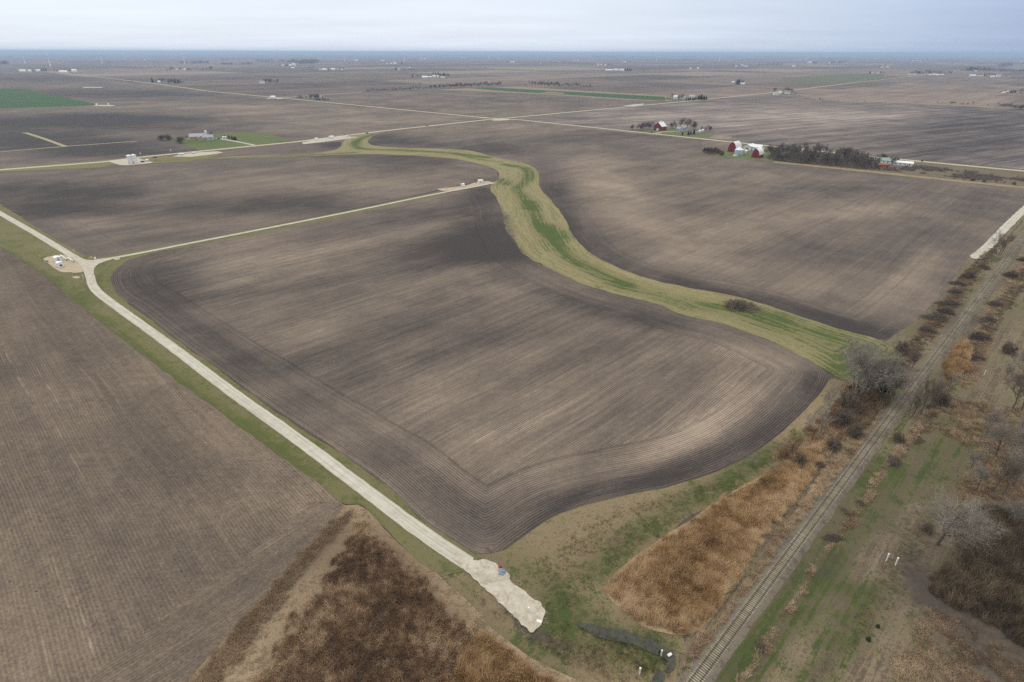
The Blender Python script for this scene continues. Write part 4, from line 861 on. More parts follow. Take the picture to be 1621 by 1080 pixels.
bm_.add(vs, [(8*i+j, 8*i+8+j, 8*i+9+j, 8*i+1+j) for i in range(len(xs)-1) for j in range(7)])
bal = bm_.build('ballast', ballast_m, track)
for a, v in (('green', .12), ('dark', .08), ('edge', 0.0)): bal.data.attributes.new(a, 'FLOAT', 'POINT').data.foreach_set('value', np.full(len(bal.data.vertices), v, np.float32))
for s in (-1, 1):
    rb = MB(); y = s*.76
    rb.prism([(y-.07,.59),(y-.012,.61),(y-.012,.70),(y-.04,.71),(y-.04,.755),(y+.04,.755),(y+.04,.71),(y+.012,.70),(y+.012,.61),(y+.07,.59)], 0, LT)
    rb.build('rail', rail_m, track)
tm0 = MB().box(-.12, -1.32, .40, .12, 1.32, .59).mesh('tie', tie_m)
far_t = MB(); n_t = int(LT/.56); cnt = 0
for i in range(n_t):
    x = .3 + i*.56; dy = rnd.gauss(0, .05); a = rnd.gauss(0, .025)
    if x > 52 and cnt < 100:
        o = link('tie', tm0, track, (x, dy, rnd.uniform(-.03, .012)), a); cnt += 1
    else:
        c, s_ = math.cos(a), math.sin(a); q = [(-.12,-1.32),(.12,-1.32),(.12,1.32),(-.12,1.32)]
        zt = .59 + rnd.uniform(-.03, .01); k = [(x + u*c - v*s_, dy + u*s_ + v*c) for u, v in q]
        far_t.add([(u, v, .40) for u, v in k] + [(u, v, zt) for u, v in k], [(4,5,6,7),(0,1,5,4),(1,2,6,5),(2,3,7,6),(3,0,4,7)])
tag(far_t.build('far_ties', tie_m, track), kind='stuff')

# ------------------------------------------------------------------ buildings
white_m = plain('white_paint', (.74,.74,.72), .6, .06); whiteroof_m = plain('white_metal_roof', (.70,.72,.74), .45, .06, .8, .5); red_m = plain('barn_red', (.20,.030,.032), .8, .2)
greyroof_m = plain('grey_metal_roof', (.27,.30,.33), .5, .1, .8, .4); tan_m = plain('tan_siding', (.42,.30,.18), .8, .12); green_roof = plain('green_roof', (.22,.32,.27), .7, .12)
dred_m = plain('dark_red_door', (.12,.022,.024), .8); grey_m = plain('grey_siding', (.42,.44,.46), .7, .1); galv_m = plain('galvanised_steel', (.36,.44,.50), .45, .1, 1.0, .5); glass_m = plain('dark_glass', (.03,.04,.05), .15, .05, 1, .5)
black_m = plain('black_steel', (.03,.03,.035), .5); door_m = plain('grey_door', (.30,.31,.32), .6); pink_m = plain('faded_roof', (.45,.36,.34), .8, .1); orange_m = plain('yellow_post', (.62,.36,.08), .6)
wood_m = plain('pole_wood', (.22,.18,.14), .9); blue_m = plain('blue_tarp', (.20,.245,.32), .6, .2, 3.0); yel_m = plain('yellow_pipe', (.55,.42,.08), .5); redp_m = plain('red_paint', (.38,.03,.03), .5); conc_m = plain('concrete', (.46,.45,.42), .9)
blueg_m = plain('blue_grey_box', (.40,.50,.56), .5)
def gable(name, label, cat, px, L, W, eave, ridge, az, wall, roof, group=None, door=True, wins=2, over=.35, loc=None, rdark=None):
    """long axis along x, gable ends at +-L/2"""
    p = at(*px) if loc is None else loc
    t = thing(name, label, cat, (p[0], p[1], 0), math.pi/2 - math.radians(az), group)
    MB().prism([(-W/2,0),(W/2,0),(W/2,eave),(0,ridge),(-W/2,eave)], -L/2, L/2).build('wall', wall, t)
    sl = (ridge - eave)/(W/2); ov = over; th = .14
    r = MB()
    for s in (-1, 1):
        e = s*(W/2 + ov); ze = eave - ov*sl
        r.add([(x, y, z) for x in (-L/2-ov, L/2+ov) for y, z in ((e, ze+.03), (0, ridge+.03), (0, ridge+.03+th), (e, ze+.03+th))], [(0,1,2,3),(7,6,5,4),(0,4,5,1),(2,6,7,3),(1,5,6,2),(3,7,4,0)])
    r.build('roof', roof, t)
    if door: MB().box(-L/2-.05, -min(W*.18,1.8), .02, -L/2+.02, min(W*.18,1.8), min(eave*.85,3.6)).build('door', door_m, t)
    for i in range(wins):
        x = -L/2 + L*(i+.7)/(wins+.4)
        for s in (-1, 1): MB().box(x-.55, s*W/2 - .04, eave*.4, x+.55, s*W/2 + .04, eave*.78).build('window', glass_m, t)
    return t
def gambrel(name, label, px, L, W, eave, top, az, wall, roof, arched=False):
    p = at(*px); t = thing(name, label, 'barn', (p[0], p[1], 0), math.pi/2 - math.radians(az))
    if arched: k = [(W/2, eave), (W*.47, eave+(top-eave)*.3), (W*.40, eave+(top-eave)*.55), (W*.28, eave+(top-eave)*.77), (W*.14, eave+(top-eave)*.92), (0, top)]
    else: k = [(W/2, eave), (W*.40, eave + (top-eave)*.45), (W*.27, eave + (top-eave)*.74), (0, top)]
    half = [(float(y), float(z)) for y, z in k]
    prof = [(-W/2,0),(W/2,0)] + half + [(-y, z) for y, z in half[::-1][1:]]
    MB().prism(prof, -L/2, L/2).build('wall', wall, t)
    full = half + [(-y, z) for y, z in half[::-1][1:]]; r = MB(); o = .3
    outer = [(y*1.03, z + .15) for y, z in full]; n = len(full)
    vs = [(x, y, z) for x in (-L/2-o, L/2+o) for y, z in full] + [(x, y, z) for x in (-L/2-o, L/2+o) for y, z in outer]
    fs = []
    for i in range(n-1):
        fs += [(i, i+1, n+i+1, n+i), (2*n+i, 3*n+i, 3*n+i+1, 2*n+i+1), (i, 2*n+i, 2*n+i+1, i+1), (n+i, n+i+1, 3*n+i+1, 3*n+i)]
    fs += [(0, n, 3*n, 2*n), (n-1, 3*n-1, 4*n-1, 2*n-1)]
    r.add([(x, y, z + .02) for x, y, z in vs], fs).build('roof', roof, t)
    MB().box(-L/2-.05, -1.7, .02, -L/2+.02, 1.7, 3.4).build('door', dred_m, t)
    MB().box(-L/2-.05, -.5, eave+1.6, -L/2+.02, .5, eave+2.6).build('hay_door', dred_m, t)
    return t
def bin_(name, label, px, d, h, cone, mat, roofm, cat='grain bin', group=None, loc=None):
    p = at(*px) if loc is None else loc
    t = thing(name, label, cat, (p[0], p[1], 0), 0, group)
    w_ = MB(); n = 24
    zs = np.linspace(0, h, 9)
    for i in range(8):
        w_.tube((0,0,zs[i]), (0,0,zs[i+1]), d/2*(1.0 if i % 2 else 1.006), d/2*(1.006 if i % 2 else 1.0), n, i in (0, 7))
    w_.build('wall', mat, t, sm=False)
    MB().tube((0,0,h), (0,0,h+cone), d/2*1.03, d*.05, n).build('roof', roofm, t)
    MB().tube((0,0,h+cone-.05), (0,0,h+cone+.45), d*.05, d*.05, 10).build('roof_cap', roofm, t)
    MB().box(-.45, -d/2-.08, .05, .45, -d/2+.1, 2.0).build('door', door_m, t)
    return t

# red barn beyond the road with its farmyard
gable('red_barn', 'red barn with white gable roof and cupola beside the far farm road', 'barn', (1044.5, 206.2), 14.5, 14.5, 6.2, 12.4, 45, red_m, whiteroof_m, wins=2)
b_ = [o for o in COL.objects if o.get('label', '').startswith('red barn with white')][0]
cu = MB().box(-.7,-.7,12.2,.7,.7,13.4).add([(-.9,-.9,13.4),(.9,-.9,13.4),(.9,.9,13.4),(-.9,.9,13.4),(0,0,14.4)], [(0,1,4),(1,2,4),(2,3,4),(3,0,4),(3,2,1,0)]).build('cupola', white_m, b_)
gable('farm_house', 'grey white two storey house right of the red gable barn', 'house', (1079.5, 208.2), 11, 8, 6.0, 9.2, 45, grey_m, greyroof_m, wins=3)
gable('house_wing', 'left grey gabled wing standing against the two storey house', 'house', (1074.5, 209.6), 6, 5.5, 5.5, 8.2, -45, grey_m, greyroof_m, wins=1)
gable('white_trailer', 'low white trailer parked before the red gable barn', 'trailer', (1040.5, 207.4), 6.5, 2.5, 2.4, 2.8, 20, white_m, white_m, wins=1, over=.05)
gable('white_shed', 'small white shed among trees right of the grey farm house', 'shed', (1106, 210), 7, 5, 2.6, 3.6, 30, white_m, whiteroof_m, wins=1)
gable('white_shed', 'smaller white shed rightmost in the red gable barn yard', 'shed', (1111, 208.8), 5, 4, 2.6, 3.5, 45, white_m, whiteroof_m, wins=0)
# arched barns by the wood
gambrel('red_barn', 'larger red barn with tall arched white roof beside the blue grey grain bin', (1162, 240), 15, 10.5, 3.6, 12.0, 45, red_m, whiteroof_m, True)
gambrel('red_barn', 'smaller red barn with arched white roof against the leafless wood', (1198.5, 249.2), 12, 9, 3.2, 10.2, 45, red_m, whiteroof_m, True)
bin_('grain_bin', 'blue grey corrugated grain bin in front of the larger arched red barn', (1169, 245.2), 10.2, 6.0, 3.0, galv_m, whiteroof_m)
gable('white_shed', 'white machine shed behind the grain bin near the road', 'shed', (1186, 237.2), 15, 10, 5.0, 7.0, 45, white_m, whiteroof_m, wins=0)
gable('white_house', 'white house with pale roof behind the smaller arched red barn', 'house', (1199, 239), 11, 8, 4.6, 7.6, -45, white_m, whiteroof_m, wins=2)
MB().prism([(-1.3,5.6),(1.3,5.6),(1.3,6.6),(0,7.4),(-1.3,6.6)], -3, -1).build('dormer', red_m, [o for o in COL.objects if o.get('label', '').startswith('white house with pale')][0])
gable('white_trailer', 'long white trailer beside the white house near the wood', 'trailer', (1205.5, 237.6), 6, 2.6, 2.6, 3.0, 60, white_m, white_m, wins=0, over=.05)
gable('white_shed', 'small white lean shed right of the blue grey grain bin', 'shed', (1179, 241.8), 5, 4, 2.4, 3.2, 45, white_m, whiteroof_m, wins=0)
bin_('water_tank', 'low round white stock tank in front of the grain bin', (1163.5, 247.4), 4.5, 1.0, .25, white_m, white_m, 'tank')
# long low house at the right
gable('long_house', 'long low white house with pale green roof at the wood end', 'house', (1398.5, 258.2), 23, 9, 3.2, 5.6, 128, white_m, green_roof, wins=5)
gable('white_shed', 'white low outbuilding with dark openings right of the green roofed house', 'shed', (1428, 262), 19, 8, 3.2, 4.6, 122, white_m, whiteroof_m, wins=4)
wg = thing('red_wagon', 'red grain wagon parked below the green roofed house', 'wagon', (*at(1398, 265), 0), math.radians(-8))
MB().add([(x, y, z) for z, k in ((1.0, .8), (2.6, 1.0)) for x, y in ((-6*k,-1.3*k),(6*k,-1.3*k),(6*k,1.3*k),(-6*k,1.3*k))], [(3,2,1,0),(4,5,6,7),(0,1,5,4),(1,2,6,5),(2,3,7,6),(3,0,4,7)]).build('wagon_box', redp_m, wg)
for x in (-4, 4):
    for s in (-1, 1): MB().tube((x, s*.85, .5), (x, s*1.15, .5), .5, .5, 12).build('wheel', black_m, wg)
gable('log_stack', 'small heap of pale boards beside the white low outbuilding', 'boards', (1440, 265), 5, 2.5, .8, 1.3, 60, tan_m, tan_m, door=False, wins=0, over=.02)
# tan house on the left lawn
gable('tan_house', 'tan sided long house with grey metal roof on the green lawn', 'house', (313.5, 221.6), 19, 13, 5.0, 8.4, 68, tan_m, greyroof_m, wins=4)
gable('tan_house_wing', 'front grey roofed wing against the tan long house', 'house', (319, 222.6), 11, 8, 3.6, 6.2, -25, tan_m, greyroof_m, wins=2)
gable('grey_shed', 'lower grey roofed section right of the tan long house', 'house', (331, 221.8), 13, 9, 4.0, 7.0, 68, grey_m, greyroof_m, wins=2)
bin_('silo', 'short white capped silo behind the tan long house', (327.5, 217.5), 3.4, 8.6, .8, white_m, whiteroof_m, 'silo')
gable('white_shed', 'small white shed left of the tan long house', 'shed', (301, 220.4), 4.5, 3.5, 2.2, 3.0, 45, white_m, black_m, wins=0)
gable('white_van', 'white camper parked at the driveway end near evergreens', 'camper', (355.5, 219.6), 6, 2.6, 2.5, 2.9, 70, white_m, white_m, wins=1, over=.04)
def car(x, y, az, label, mat):
    p = at(x, y); t = thing('car', label, 'car', (p[0], p[1], .26), math.pi/2 - math.radians(az))
    MB().prism([(-2.2,.35),(2.2,.35),(2.25,.85),(1.25,.95),(.75,1.45),(-1.2,1.45),(-1.75,.95),(-2.25,.9)], -.9, .9).build('body', mat, t, rz=math.pi/2)
    MB().prism([(.85,.98),(.62,1.36),(-1.1,1.36),(-1.5,.98)][::-1], -.92, .92).build('window', glass_m, t, rz=math.pi/2)
    for a in (-1.4, 1.4):
        for s in (-1, 1): MB().tube((s*.72, a, .34), (s*.94, a, .34), .34, .34, 12).build('wheel', black_m, t)
    return t
darkcar = plain('dark_car_paint', (.03,.035,.04), .3, .05, 1, .5)
car(245.5, 250.2, 44, 'dark car on the road right of the two white tanks', darkcar)
car(675.5, 200.4, 44, 'dark car on the straight road left of the crossroads', darkcar)
car(581, 212, 44, 'dark car where the waterway meets the road', darkcar)
car(1030.5, 210, 60, 'dark pickup on the drive below the red gable barn', darkcar)
car(346.5, 220.7, 70, 'dark car at the driveway end beside the tan long house', darkcar)

# two tall tanks and gear on the first pad
tw_ = dict(cat='tank', group='tall white tanks on the road pad')
bin_('storage_tank', 'left one of two tall white tanks on the road pad', (207.3, 259.2), 5.0, 8.6, .9, white_m, white_m, **tw_)
bin_('storage_tank', 'right one of two tall white tanks on the road pad', (214.6, 258.6), 5.0, 8.8, .9, white_m, white_m, **tw_)
gable('equipment_box', 'dark equipment box right of the two tall white tanks', 'equipment box', (226.3, 257.4), 3.6, 2.2, 1.6, 2.0, 45, black_m, greyroof_m, wins=0, over=.05)
def htank(x, y, L, d, az, label, group=None, mat=white_m):
    p = at(x, y); t = thing('horizontal_tank', label, 'tank', (p[0], p[1], .2), math.pi/2 - math.radians(az), group)
    b = MB().tube((-L/2,0,d*.75), (L/2,0,d*.75), d/2, d/2, 16)
    for s in (-1, 1): b.tube((s*L/2,0,d*.75), (s*(L/2+d*.18),0,d*.75), d/2, d*.2, 16)
    b.build('tank_body', mat, t)
    for s in (-1, 1): MB().box(s*L*.3-.15, -d*.4, 0, s*L*.3+.15, d*.4, d*.45).build('saddle', conc_m, t)
    return t
htank(233.5, 256.2, 3.0, 2.2, 45, 'white horizontal tank at the right tip of the two tank pad')
for i, (x, y, l) in enumerate([(284.8,246.3,'leftmost'),(287.5,246.2,'middle'),(290.7,246.0,'rightmost')]): htank(x, y, 1.6, 1.7, 45, f'{l} of three small white tanks on the long pad by the tan house', 'small white tanks on the long pad')
for i, (x, y, l) in enumerate([(305.6,243.8,'left'),(308.2,243.6,'right')]): gable('equipment_box', f'{l} one of two grey boxes on the upper edge of the long pad', 'equipment box', (x, y), 2, 1.5, 1.5, 1.8, 45, grey_m, white_m, wins=0, over=.04)
gable('white_shed', 'smaller white shed on the pad where the waterway begins', 'shed', (501, 222.3), 3.8, 3.2, 2.6, 3.2, 45, white_m, white_m, wins=0, over=.08)
gable('white_shed', 'larger white shed on the pad where the waterway begins', 'shed', (524.6, 219.7), 6.2, 4.2, 3.0, 3.8, 45, white_m, white_m, wins=0, over=.08)
gable('equipment_box', 'grey box at the right end of the waterway pad', 'equipment box', (549, 217.6), 3, 2, 1.4, 1.8, 45, grey_m, white_m, wins=0, over=.04)
gable('equipment_box', 'low grey skid rightmost on the waterway pad', 'equipment box', (558, 217.9), 4, 2, .9, 1.2, 45, grey_m, grey_m, wins=0, over=.04)
for i, (x, y, s, l) in enumerate([(153.5,167.2,4.5,'left white shed by the dark green wheat field'),(172,166.6,3.2,'right white shed by the dark green wheat field')]): gable('white_shed', l, 'shed', (x, y), s, s*.8, 2.8, 3.4, 45, white_m, white_m, wins=0, over=.06)
# pad at the end of the field road
pt = thing('tank_enclosure', 'wide white eight sided tank at the field road end', 'tank', (*at(760.8, 289.6), .2), 0)
MB().tube((0,0,.15), (0,0,2.5), 2.7, 2.7, 8).build('wall', white_m, pt); MB().tube((0,0,2.5), (0,0,2.8), 2.78, 1.2, 8).build('roof', whiteroof_m, pt); MB().box(-.5,-2.66,.2,.5,-2.5,1.9).build('door', door_m, pt); MB().tube((0,0,0), (0,0,.15), 2.9, 2.9, 8).build('base', conc_m, pt)
gable('meter_shed', 'small white meter shed left of the eight sided tank', 'shed', (732.5, 295.4), 2.8, 2.6, 2.3, 2.8, 45, white_m, white_m, wins=0, over=.08)
for i, (x, y, o) in enumerate([(689.5,300.4,'leftmost'),(697.3,299.0,'second from left'),(705.3,298.2,'middle'),(713,296.3,'fourth from left'),(720.5,295.0,'rightmost')]):
    p = at(x, y); t = thing('marker_post', f'{o} of five yellow posts edging the field road pad', 'post', (p[0], p[1], .2), 0, 'yellow posts on the pad')
    MB().tube((0,0,0), (0,0,1.35), .13, .13, 8).build('post', orange_m, t); MB().tube((0,0,1.35), (0,0,1.42), .15, .10, 8).build('cap', orange_m, t)
for x, y, l in ((706.5,298.8,'grey meter between middle yellow posts on the pad'),(721.5,297.2,'grey meter right of the yellow posts on the pad'),(753.5,289.8,'dark valve box left of the eight sided tank')):
    gable('meter', l, 'meter', (x, y), .9, .7, 1.1, 1.3, 45, grey_m if 'grey' in l else black_m, grey_m, door=False, wins=0, over=.03)

# compressor pad at the road junction
sh = gable('white_shed', 'upper white metal shed on the sandy pad at the road junction', 'shed', (92.3, 414.2), 3.6, 2.9, 2.7, 3.1, -52, white_m, whiteroof_m, wins=0, over=.1)
sh = gable('white_shed', 'lower white shed with dark louvre on the sandy pad at the junction', 'shed', (96.2, 422.4), 3.3, 2.7, 2.5, 2.9, 128, white_m, whiteroof_m, door=False, wins=0, over=.1)
MB().box(1.65-.02, -.55, .7, 1.65+.06, .55, 1.7).build('louvre', glass_m, sh)
def pipe_run(a, b, label):
    p, q = at(*a), at(*b); t = thing('pipeline_launcher', label, 'pipe', (p[0], p[1], .2), math.atan2(q[1]-p[1], q[0]-p[0])); L = float(np.hypot(*(q-p)))
    MB().tube((0,0,1.1), (L*.55,0,1.1), .32, .32, 14).tube((L*.55,0,1.1), (L*.65,0,1.1), .32, .2, 14).tube((L*.65,0,1.1), (L,0,1.1), .2, .2, 12).build('barrel', white_m, t)
    MB().tube((L,0,1.1), (L+.25,0,1.1), .3, .3, 12).build('end_cap', black_m, t)
    for x in (.15, .5, .85): MB().box(L*x-.1, -.25, 0, L*x+.1, .25, .9).build('support', conc_m, t)
    MB().tube((L*.7,0,1.1), (L*.7,-1.1,1.1), .14, .14, 10).tube((L*.7,-1.1,1.1), (L*.7,-1.1,0), .14, .14, 10).build('branch_pipe', white_m, t)
pipe_run((97,407.3), (107.4,414.2), 'left white pipeline launcher on the sandy junction pad'); pipe_run((108.6,411.2), (118.4,416.8), 'right white pipeline launcher with black end on the junction pad')
yp = thing('valve_assembly', 'yellow valve pipes on the small pad right of the junction', 'valve', (*at(146.5, 411.6), .2), .3)
MB().tube((-1.2,0,0), (-1.2,0,1.2), .12, .12, 8).tube((-1.2,0,1.2), (1.0,0,1.2), .12, .12, 8).tube((1.0,0,1.2), (1.0,0,0), .12, .12, 8).build('pipe', yel_m, yp); MB().tube((0,0,1.2), (0,0,1.7), .07, .07, 8).tube((0,0,1.7), (0,0,1.76), .4, .4, 12).build('hand_wheel', yel_m, yp); MB().box(1.3,-.4,0,2.0,.4,1.3).build('cabinet', white_m, yp)
gable('equipment_box', 'small dark grey box on the left edge of the junction pad', 'equipment box', (75.3, 416.5), 1.3, .9, 1.1, 1.3, 40, grey_m, black_m, door=False, wins=0, over=.03)
def stake(x, y, h, label, mat=white_m, r=.06, cat='marker'):
    p = at(x, y); t = thing('marker_stake', label, cat, (p[0], p[1], .1), 0)
    MB().tube((0,0,0), (0,0,h), r, r, 8).build('post', mat, t); MB().tube((0,0,h), (0,0,h+.18), r*1.7, r*1.2, 8).build('cap', mat, t)
stake(64.5, 408.8, 1.5, 'white marker stake left of the sandy junction pad'); stake(118.2, 400, 1.9, 'white marker stake right of the road above the junction', r=.1); stake(132.7, 441, 2.0, 'white marker stake left of the road below the junction', r=.1); stake(116, 438.6, 1.2, 'grey stake beside the small sand patch below the junction', grey_m)
stake(1402, 889, 2.4, 'upper left one of two white vent markers beside the thicket', r=.13); stake(1416.5, 895.5, 2.4, 'lower right one of two white vent markers beside the thicket', r=.13); stake(1557, 594.5, 1.9, 'lone white marker right of the orange reed clump', r=.11)
stake(837, 969, 1.3, 'white pipe marker in the middle of the gravel turning pad', r=.16); stake(850.3, 977.5, 1.0, 'slim white pipe marker near the pad tip', r=.09); stake(1012, 1068, 1.9, 'white marker post on the grassy island in the ditch bend', r=.14)
stake(1046.3, 1039, 1.7, 'white marker post standing in the ditch water', r=.12); stake(1043, 1036.5, 1.3, 'black post beside white marker in the ditch water', black_m, r=.14)
gable('culvert_end', 'white pipe end at the ditch water beside the railway', 'culvert', (1059.5, 1038.5), .9, .5, .35, .5, 60, white_m, white_m, door=False, wins=0, over=.02)
gable('white_board', 'white board lying at the tip of the gravel turning pad', 'board', (853.5, 984.5), 1.1, .55, .14, .2, 110, white_m, white_m, door=False, wins=0, over=.02)
# tarp-covered heap with red can
tp = thing('tarp_heap', 'crumpled blue tarp over a heap on the pad edge', 'tarp', (*at(795, 906.5), .12), .4)
vs, fs = [(0,0,.75)], []
for k, rr in enumerate((.5, 1.0, 1.35)):
    for i in range(14): vs.append((math.cos(6.283*i/14)*rr*rnd.uniform(.6,1.2)*.95, math.sin(6.283*i/14)*rr*rnd.uniform(.75,1.2), (.7, .4, .03)[k]*rnd.uniform(.7,1.25)))
fs += [(0,1+i,1+(i+1) % 14) for i in range(14)] + [(1+k*14+i, 1+(k+1)*14+i, 1+(k+1)*14+(i+1) % 14, 1+k*14+(i+1) % 14) for k in (0,1) for i in range(14)]
MB().add(vs, fs).build('tarp', blue_m, tp)
MB().box(-1.6, .9, .05, -1.0, 1.5, .12).build('edge_board', grey_m, tp)
rc = thing('red_can', 'small red fuel can beside the blue tarp', 'can', (*at(791.7, 899.3), .1), .5); MB().box(-.35,-.2,0,.35,.2,.55).build('can_body', redp_m, rc); MB().tube((0,0,.55), (.25,0,.8), .05, .05, 6).build('spout', black_m, rc)

# power poles
def pole(x, y, hpx, label, box=None):
    p = at(x, y); h = height_for(p, hpx); t = thing('power_pole', label, 'power pole', (p[0], p[1], 0), math.radians(45))
    MB().tube((0,0,0), (0,0,h), .22, .14, 8).build('pole', wood_m, t); MB().box(-1.2,-.09,h-.75,1.2,.09,h-.55).build('crossarm', wood_m, t)
    for s in (-1, 1): MB().tube((s*1.0,0,h-.55), (s*1.0,0,h-.3), .06, .06, 6).build('insulator', grey_m, t)
    if box: MB().box(-1.6,-.5,h*.52,-.3,.5,h*.52+1.6).build('transformer', blueg_m, t)
pole(225.4, 249.4, 10, 'power pole with blue grey boxes right of the two tall tanks', True); pole(263.2, 244, 12.5, 'left tall pole by the road below the tan house'); pole(278.7, 241.8, 12.5, 'right tall pole by the road below the tan house'); pole(273, 243.4, 9, 'pole with blue grey box between two tall roadside poles', True)
pole(293.3, 240.8, 7, 'faint pole below the lawn of the tan house'); pole(544.5, 215.4, 8, 'pole beside the pad where the waterway begins'); pole(752.4, 187.6, 10, 'tall pole just left of the crossroads'); pole(775, 185.6, 7, 'shorter pole above the crossroads'); pole(341, 219.6, 9, 'pale pole at the tan house driveway end')

# ------------------------------------------------------------------ farmsteads and trees of the plain, by farmstead
MATS = dict(w=(white_m, whiteroof_m), g=(grey_m, greyroof_m), b=(blueg_m, whiteroof_m), p=(white_m, pink_m), r=(red_m, greyroof_m), l=(white_m, greyroof_m))
ORD = ['leftmost', 'second from left', 'third from left', 'fourth from left', 'fifth from left', 'sixth from left', 'seventh from left', 'eighth from left']
def cluster(where, blds=(), evs=(), trs=(), kt='dot', ke='firdot'):
    for lst, nm, cat in ((blds, 'b', ''), (evs, 'evergreen', 'evergreen'), (trs, 'tree', 'tree')):
        lst = sorted(lst); n = len(lst)
        for i, it in enumerate(lst):
            o = '' if n == 1 else (ORD[i] if i < n-1 and i < 8 else 'rightmost') + ' '
            if nm == 'b':
                x, y, w_, h_ = it[:4]; c = it[4] if len(it) > 4 else 'w'; p = at(x, y); s = scale_at(p)
                H = max(height_for(p, h_), 3.0); L = max(w_*s*.95, 6); W = min(max(L*.55, 6), 14)
                cn = dict(w='white', g='grey', b='blue grey', p='pink roofed white', r='red', l='grey roofed white')[c]
                lab = f'{o}{cn} farm building {where}' if n == 1 else f'{cn} farm building, {o.strip()} {where}'.replace('third from left', 'third').replace('second from left', 'second').replace('fourth from left', 'fourth')
                gable('farm_building', lab, 'farm building', (x, y), L, W, H*.6, H, 90 + rnd.choice((-12, 0, 10)), *MATS[c], group=f'farm buildings {where}', door=s < 1.6, wins=0)
            else:
                k_, ke_ = (ke, 'dark evergreen') if nm == 'evergreen' else (kt, 'leafless tree')
                lab = f'{ke_} among the row {where}' if n > 8 else (f'{ke_} {where}' if n == 1 else f'{o}{ke_} {where}')
                spec = (k_, 'evergreen_tree' if nm == 'evergreen' else 'bare_tree', lab, it[0], it[1], it[2], f'{nm}s {where}', cat, 1.25 if nm == 'tree' and k_ != 'far' else (1.0 if nm == 'tree' else 1.4))
                if nm == 'tree' and k_ != 'round': PEND.append(spec)
                else: tree(*spec[:6], group=spec[6], cat=spec[7], sx=spec[8])
PEND = []
def row(a, b, n, h, jy=.4): return [(a[0] + (b[0]-a[0])*(i+.5*rnd.random())/max(n-1, 1), a[1] + (b[1]-a[1])*i/max(n-1, 1) + rnd.uniform(-jy, jy), h*rnd.uniform(.7, 1.2)) for i in range(n)]
cluster('on the lawn left of the tan house', trs=[(256,222.8,11),(268,222.3,11),(285.5,227.2,13)], kt='round')
cluster('behind the tan long house', trs=[(296,219.5,5),(336,217.5,9.5)], kt='far')
cluster('beside the driveway of the tan house', evs=[(351.5,219,4),(355.5,218,4),(363,219.5,5.5),(368,221.3,6),(371.5,222.3,6),(374,221.8,5)])
cluster('left of the red gable barn', trs=[(1001,206.2,9.5),(1008.5,207,10.5),(1014,206.8,11),(1018,206.4,12),(1023,205.8,12.5),(1028,205,12),(1034,202.5,11)], kt='far')
cluster('around the grey farm house', trs=[(1064.5,204.2,12.5),(1069.5,204,9),(1077,203.5,15),(1083,203.2,17),(1088,203.5,16),(1093,204.5,15),(1098,205.5,14),(1101,205.5,12)], kt='far')
cluster('in front of the grey farm house', evs=[(1080,214.5,6),(1089.5,214.2,7.5),(1093,213.4,6.5),(1098,213,8.5)], ke='fir')
cluster('right of the small sheds by the grey farm house', trs=[(1111,208,8),(1117,209,9),(1122,208.6,10.5)], kt='far')
cluster('left of the larger arched barn', trs=[(1115,241,9),(1120,241,9.5),(1125,242,10),(1131,242,10),(1137,243,8.5),(1142,246.5,8)], kt='round')
# the leafless wood right of the barns
WD = smooth(ats([(1207,252),(1222,244),(1250,243),(1300,247),(1345,251),(1385,258),(1392,268),(1350,268),(1311,264.6),(1240,257.5)]), 0, True)
wp = scatter(WD, .06, 77, 0); rng.shuffle(wp); kept = []
for q in wp:
    if all(np.hypot(*(q - k)) > 3.4 for k in kept): kept.append(q)
for q in kept[:90]: tree('far', 'bare_tree', 'leafless grey brown tree in the dense wood right of the arched barns', 0, 0, h=rnd.uniform(8, 18), group='trees of the wood by the arched barns', world=q, sx=rnd.uniform(.65, .95))
cluster('towering over the leafless wood', trs=[(1253,245,17),(1262,243,13),(1273,241.5,16),(1292,243,17),(1297,244,15),(1304,244,15)], kt='far')
cluster('around the green roofed long house', trs=[(1378,254,9),(1388,254,10),(1395,253,11),(1399,253,10),(1412.5,262,14),(1385,268,9),(1392,271,7)], kt='far')
cluster('beside the road right of the green roofed house', evs=[(1422,253.5,4),(1459,256.2,4)], ke='yew')
cluster('in the scrub at the far right field edge', trs=row((1505,284),(1621,294),8,5)+[], kt='bush')
cluster('under the left pair of turbines', [(37,114.4,9,4),(48,114.4,5,4),(61.5,113.6,6,3.5)], [(66.5,112.8,4),(70,112.6,4.8),(73.5,112.8,4)], [(53,113.2,3)])
cluster('with the long white barn right of the second turbine', [(101.5,115.8,13,4),(119,114.6,8,5)], [(103,112.6,3),(107,112.6,3.5),(111,112.8,3.5),(123,113.5,4)], [(86,112.8,3),(91,113.6,4)])
cluster('of the thin hedge behind the fourth turbine', trs=[(x, 107.6, 2.8) for x in (169,185,188,192,196,201,207,214,218,222,226,235,240,245,248,253,257,262)])
cluster('of the farm below the leaning turbine', [(281,111,2.5,1.6),(293,111,3,2.5)], [(265,111.5,2.5),(269,111.5,3),(296.5,111.5,3.5),(299.5,111.5,3.8),(302.5,111.5,3.2),(321,111,3)], [(272.5,111,6),(286,111,5),(313,110,2),(327,110.5,4),(334,110.5,6),(353,110,2)])
cluster('of the farm beside the upper left road', [(252.5,131,4,3)], [(242,131,7),(267,132,4),(278,132,6.5),(282.5,132,6.5)], [(248.5,130.6,3.5),(257,130,6.5),(262,130.5,3),(271,131.8,6.5),(275,131.8,6.5),(286,132,5.5),(291,131,3.5)])
cluster('of the lone pale barn above the white tanks', [(415.5,132.6,8,4.6,'l')], row((436,132.6),(445,132.8),4,1.9,.1), [(421,131.5,7),(426,131.3,7.5),(429,131.5,6),(434,131.3,5),(438.5,131.3,6)])
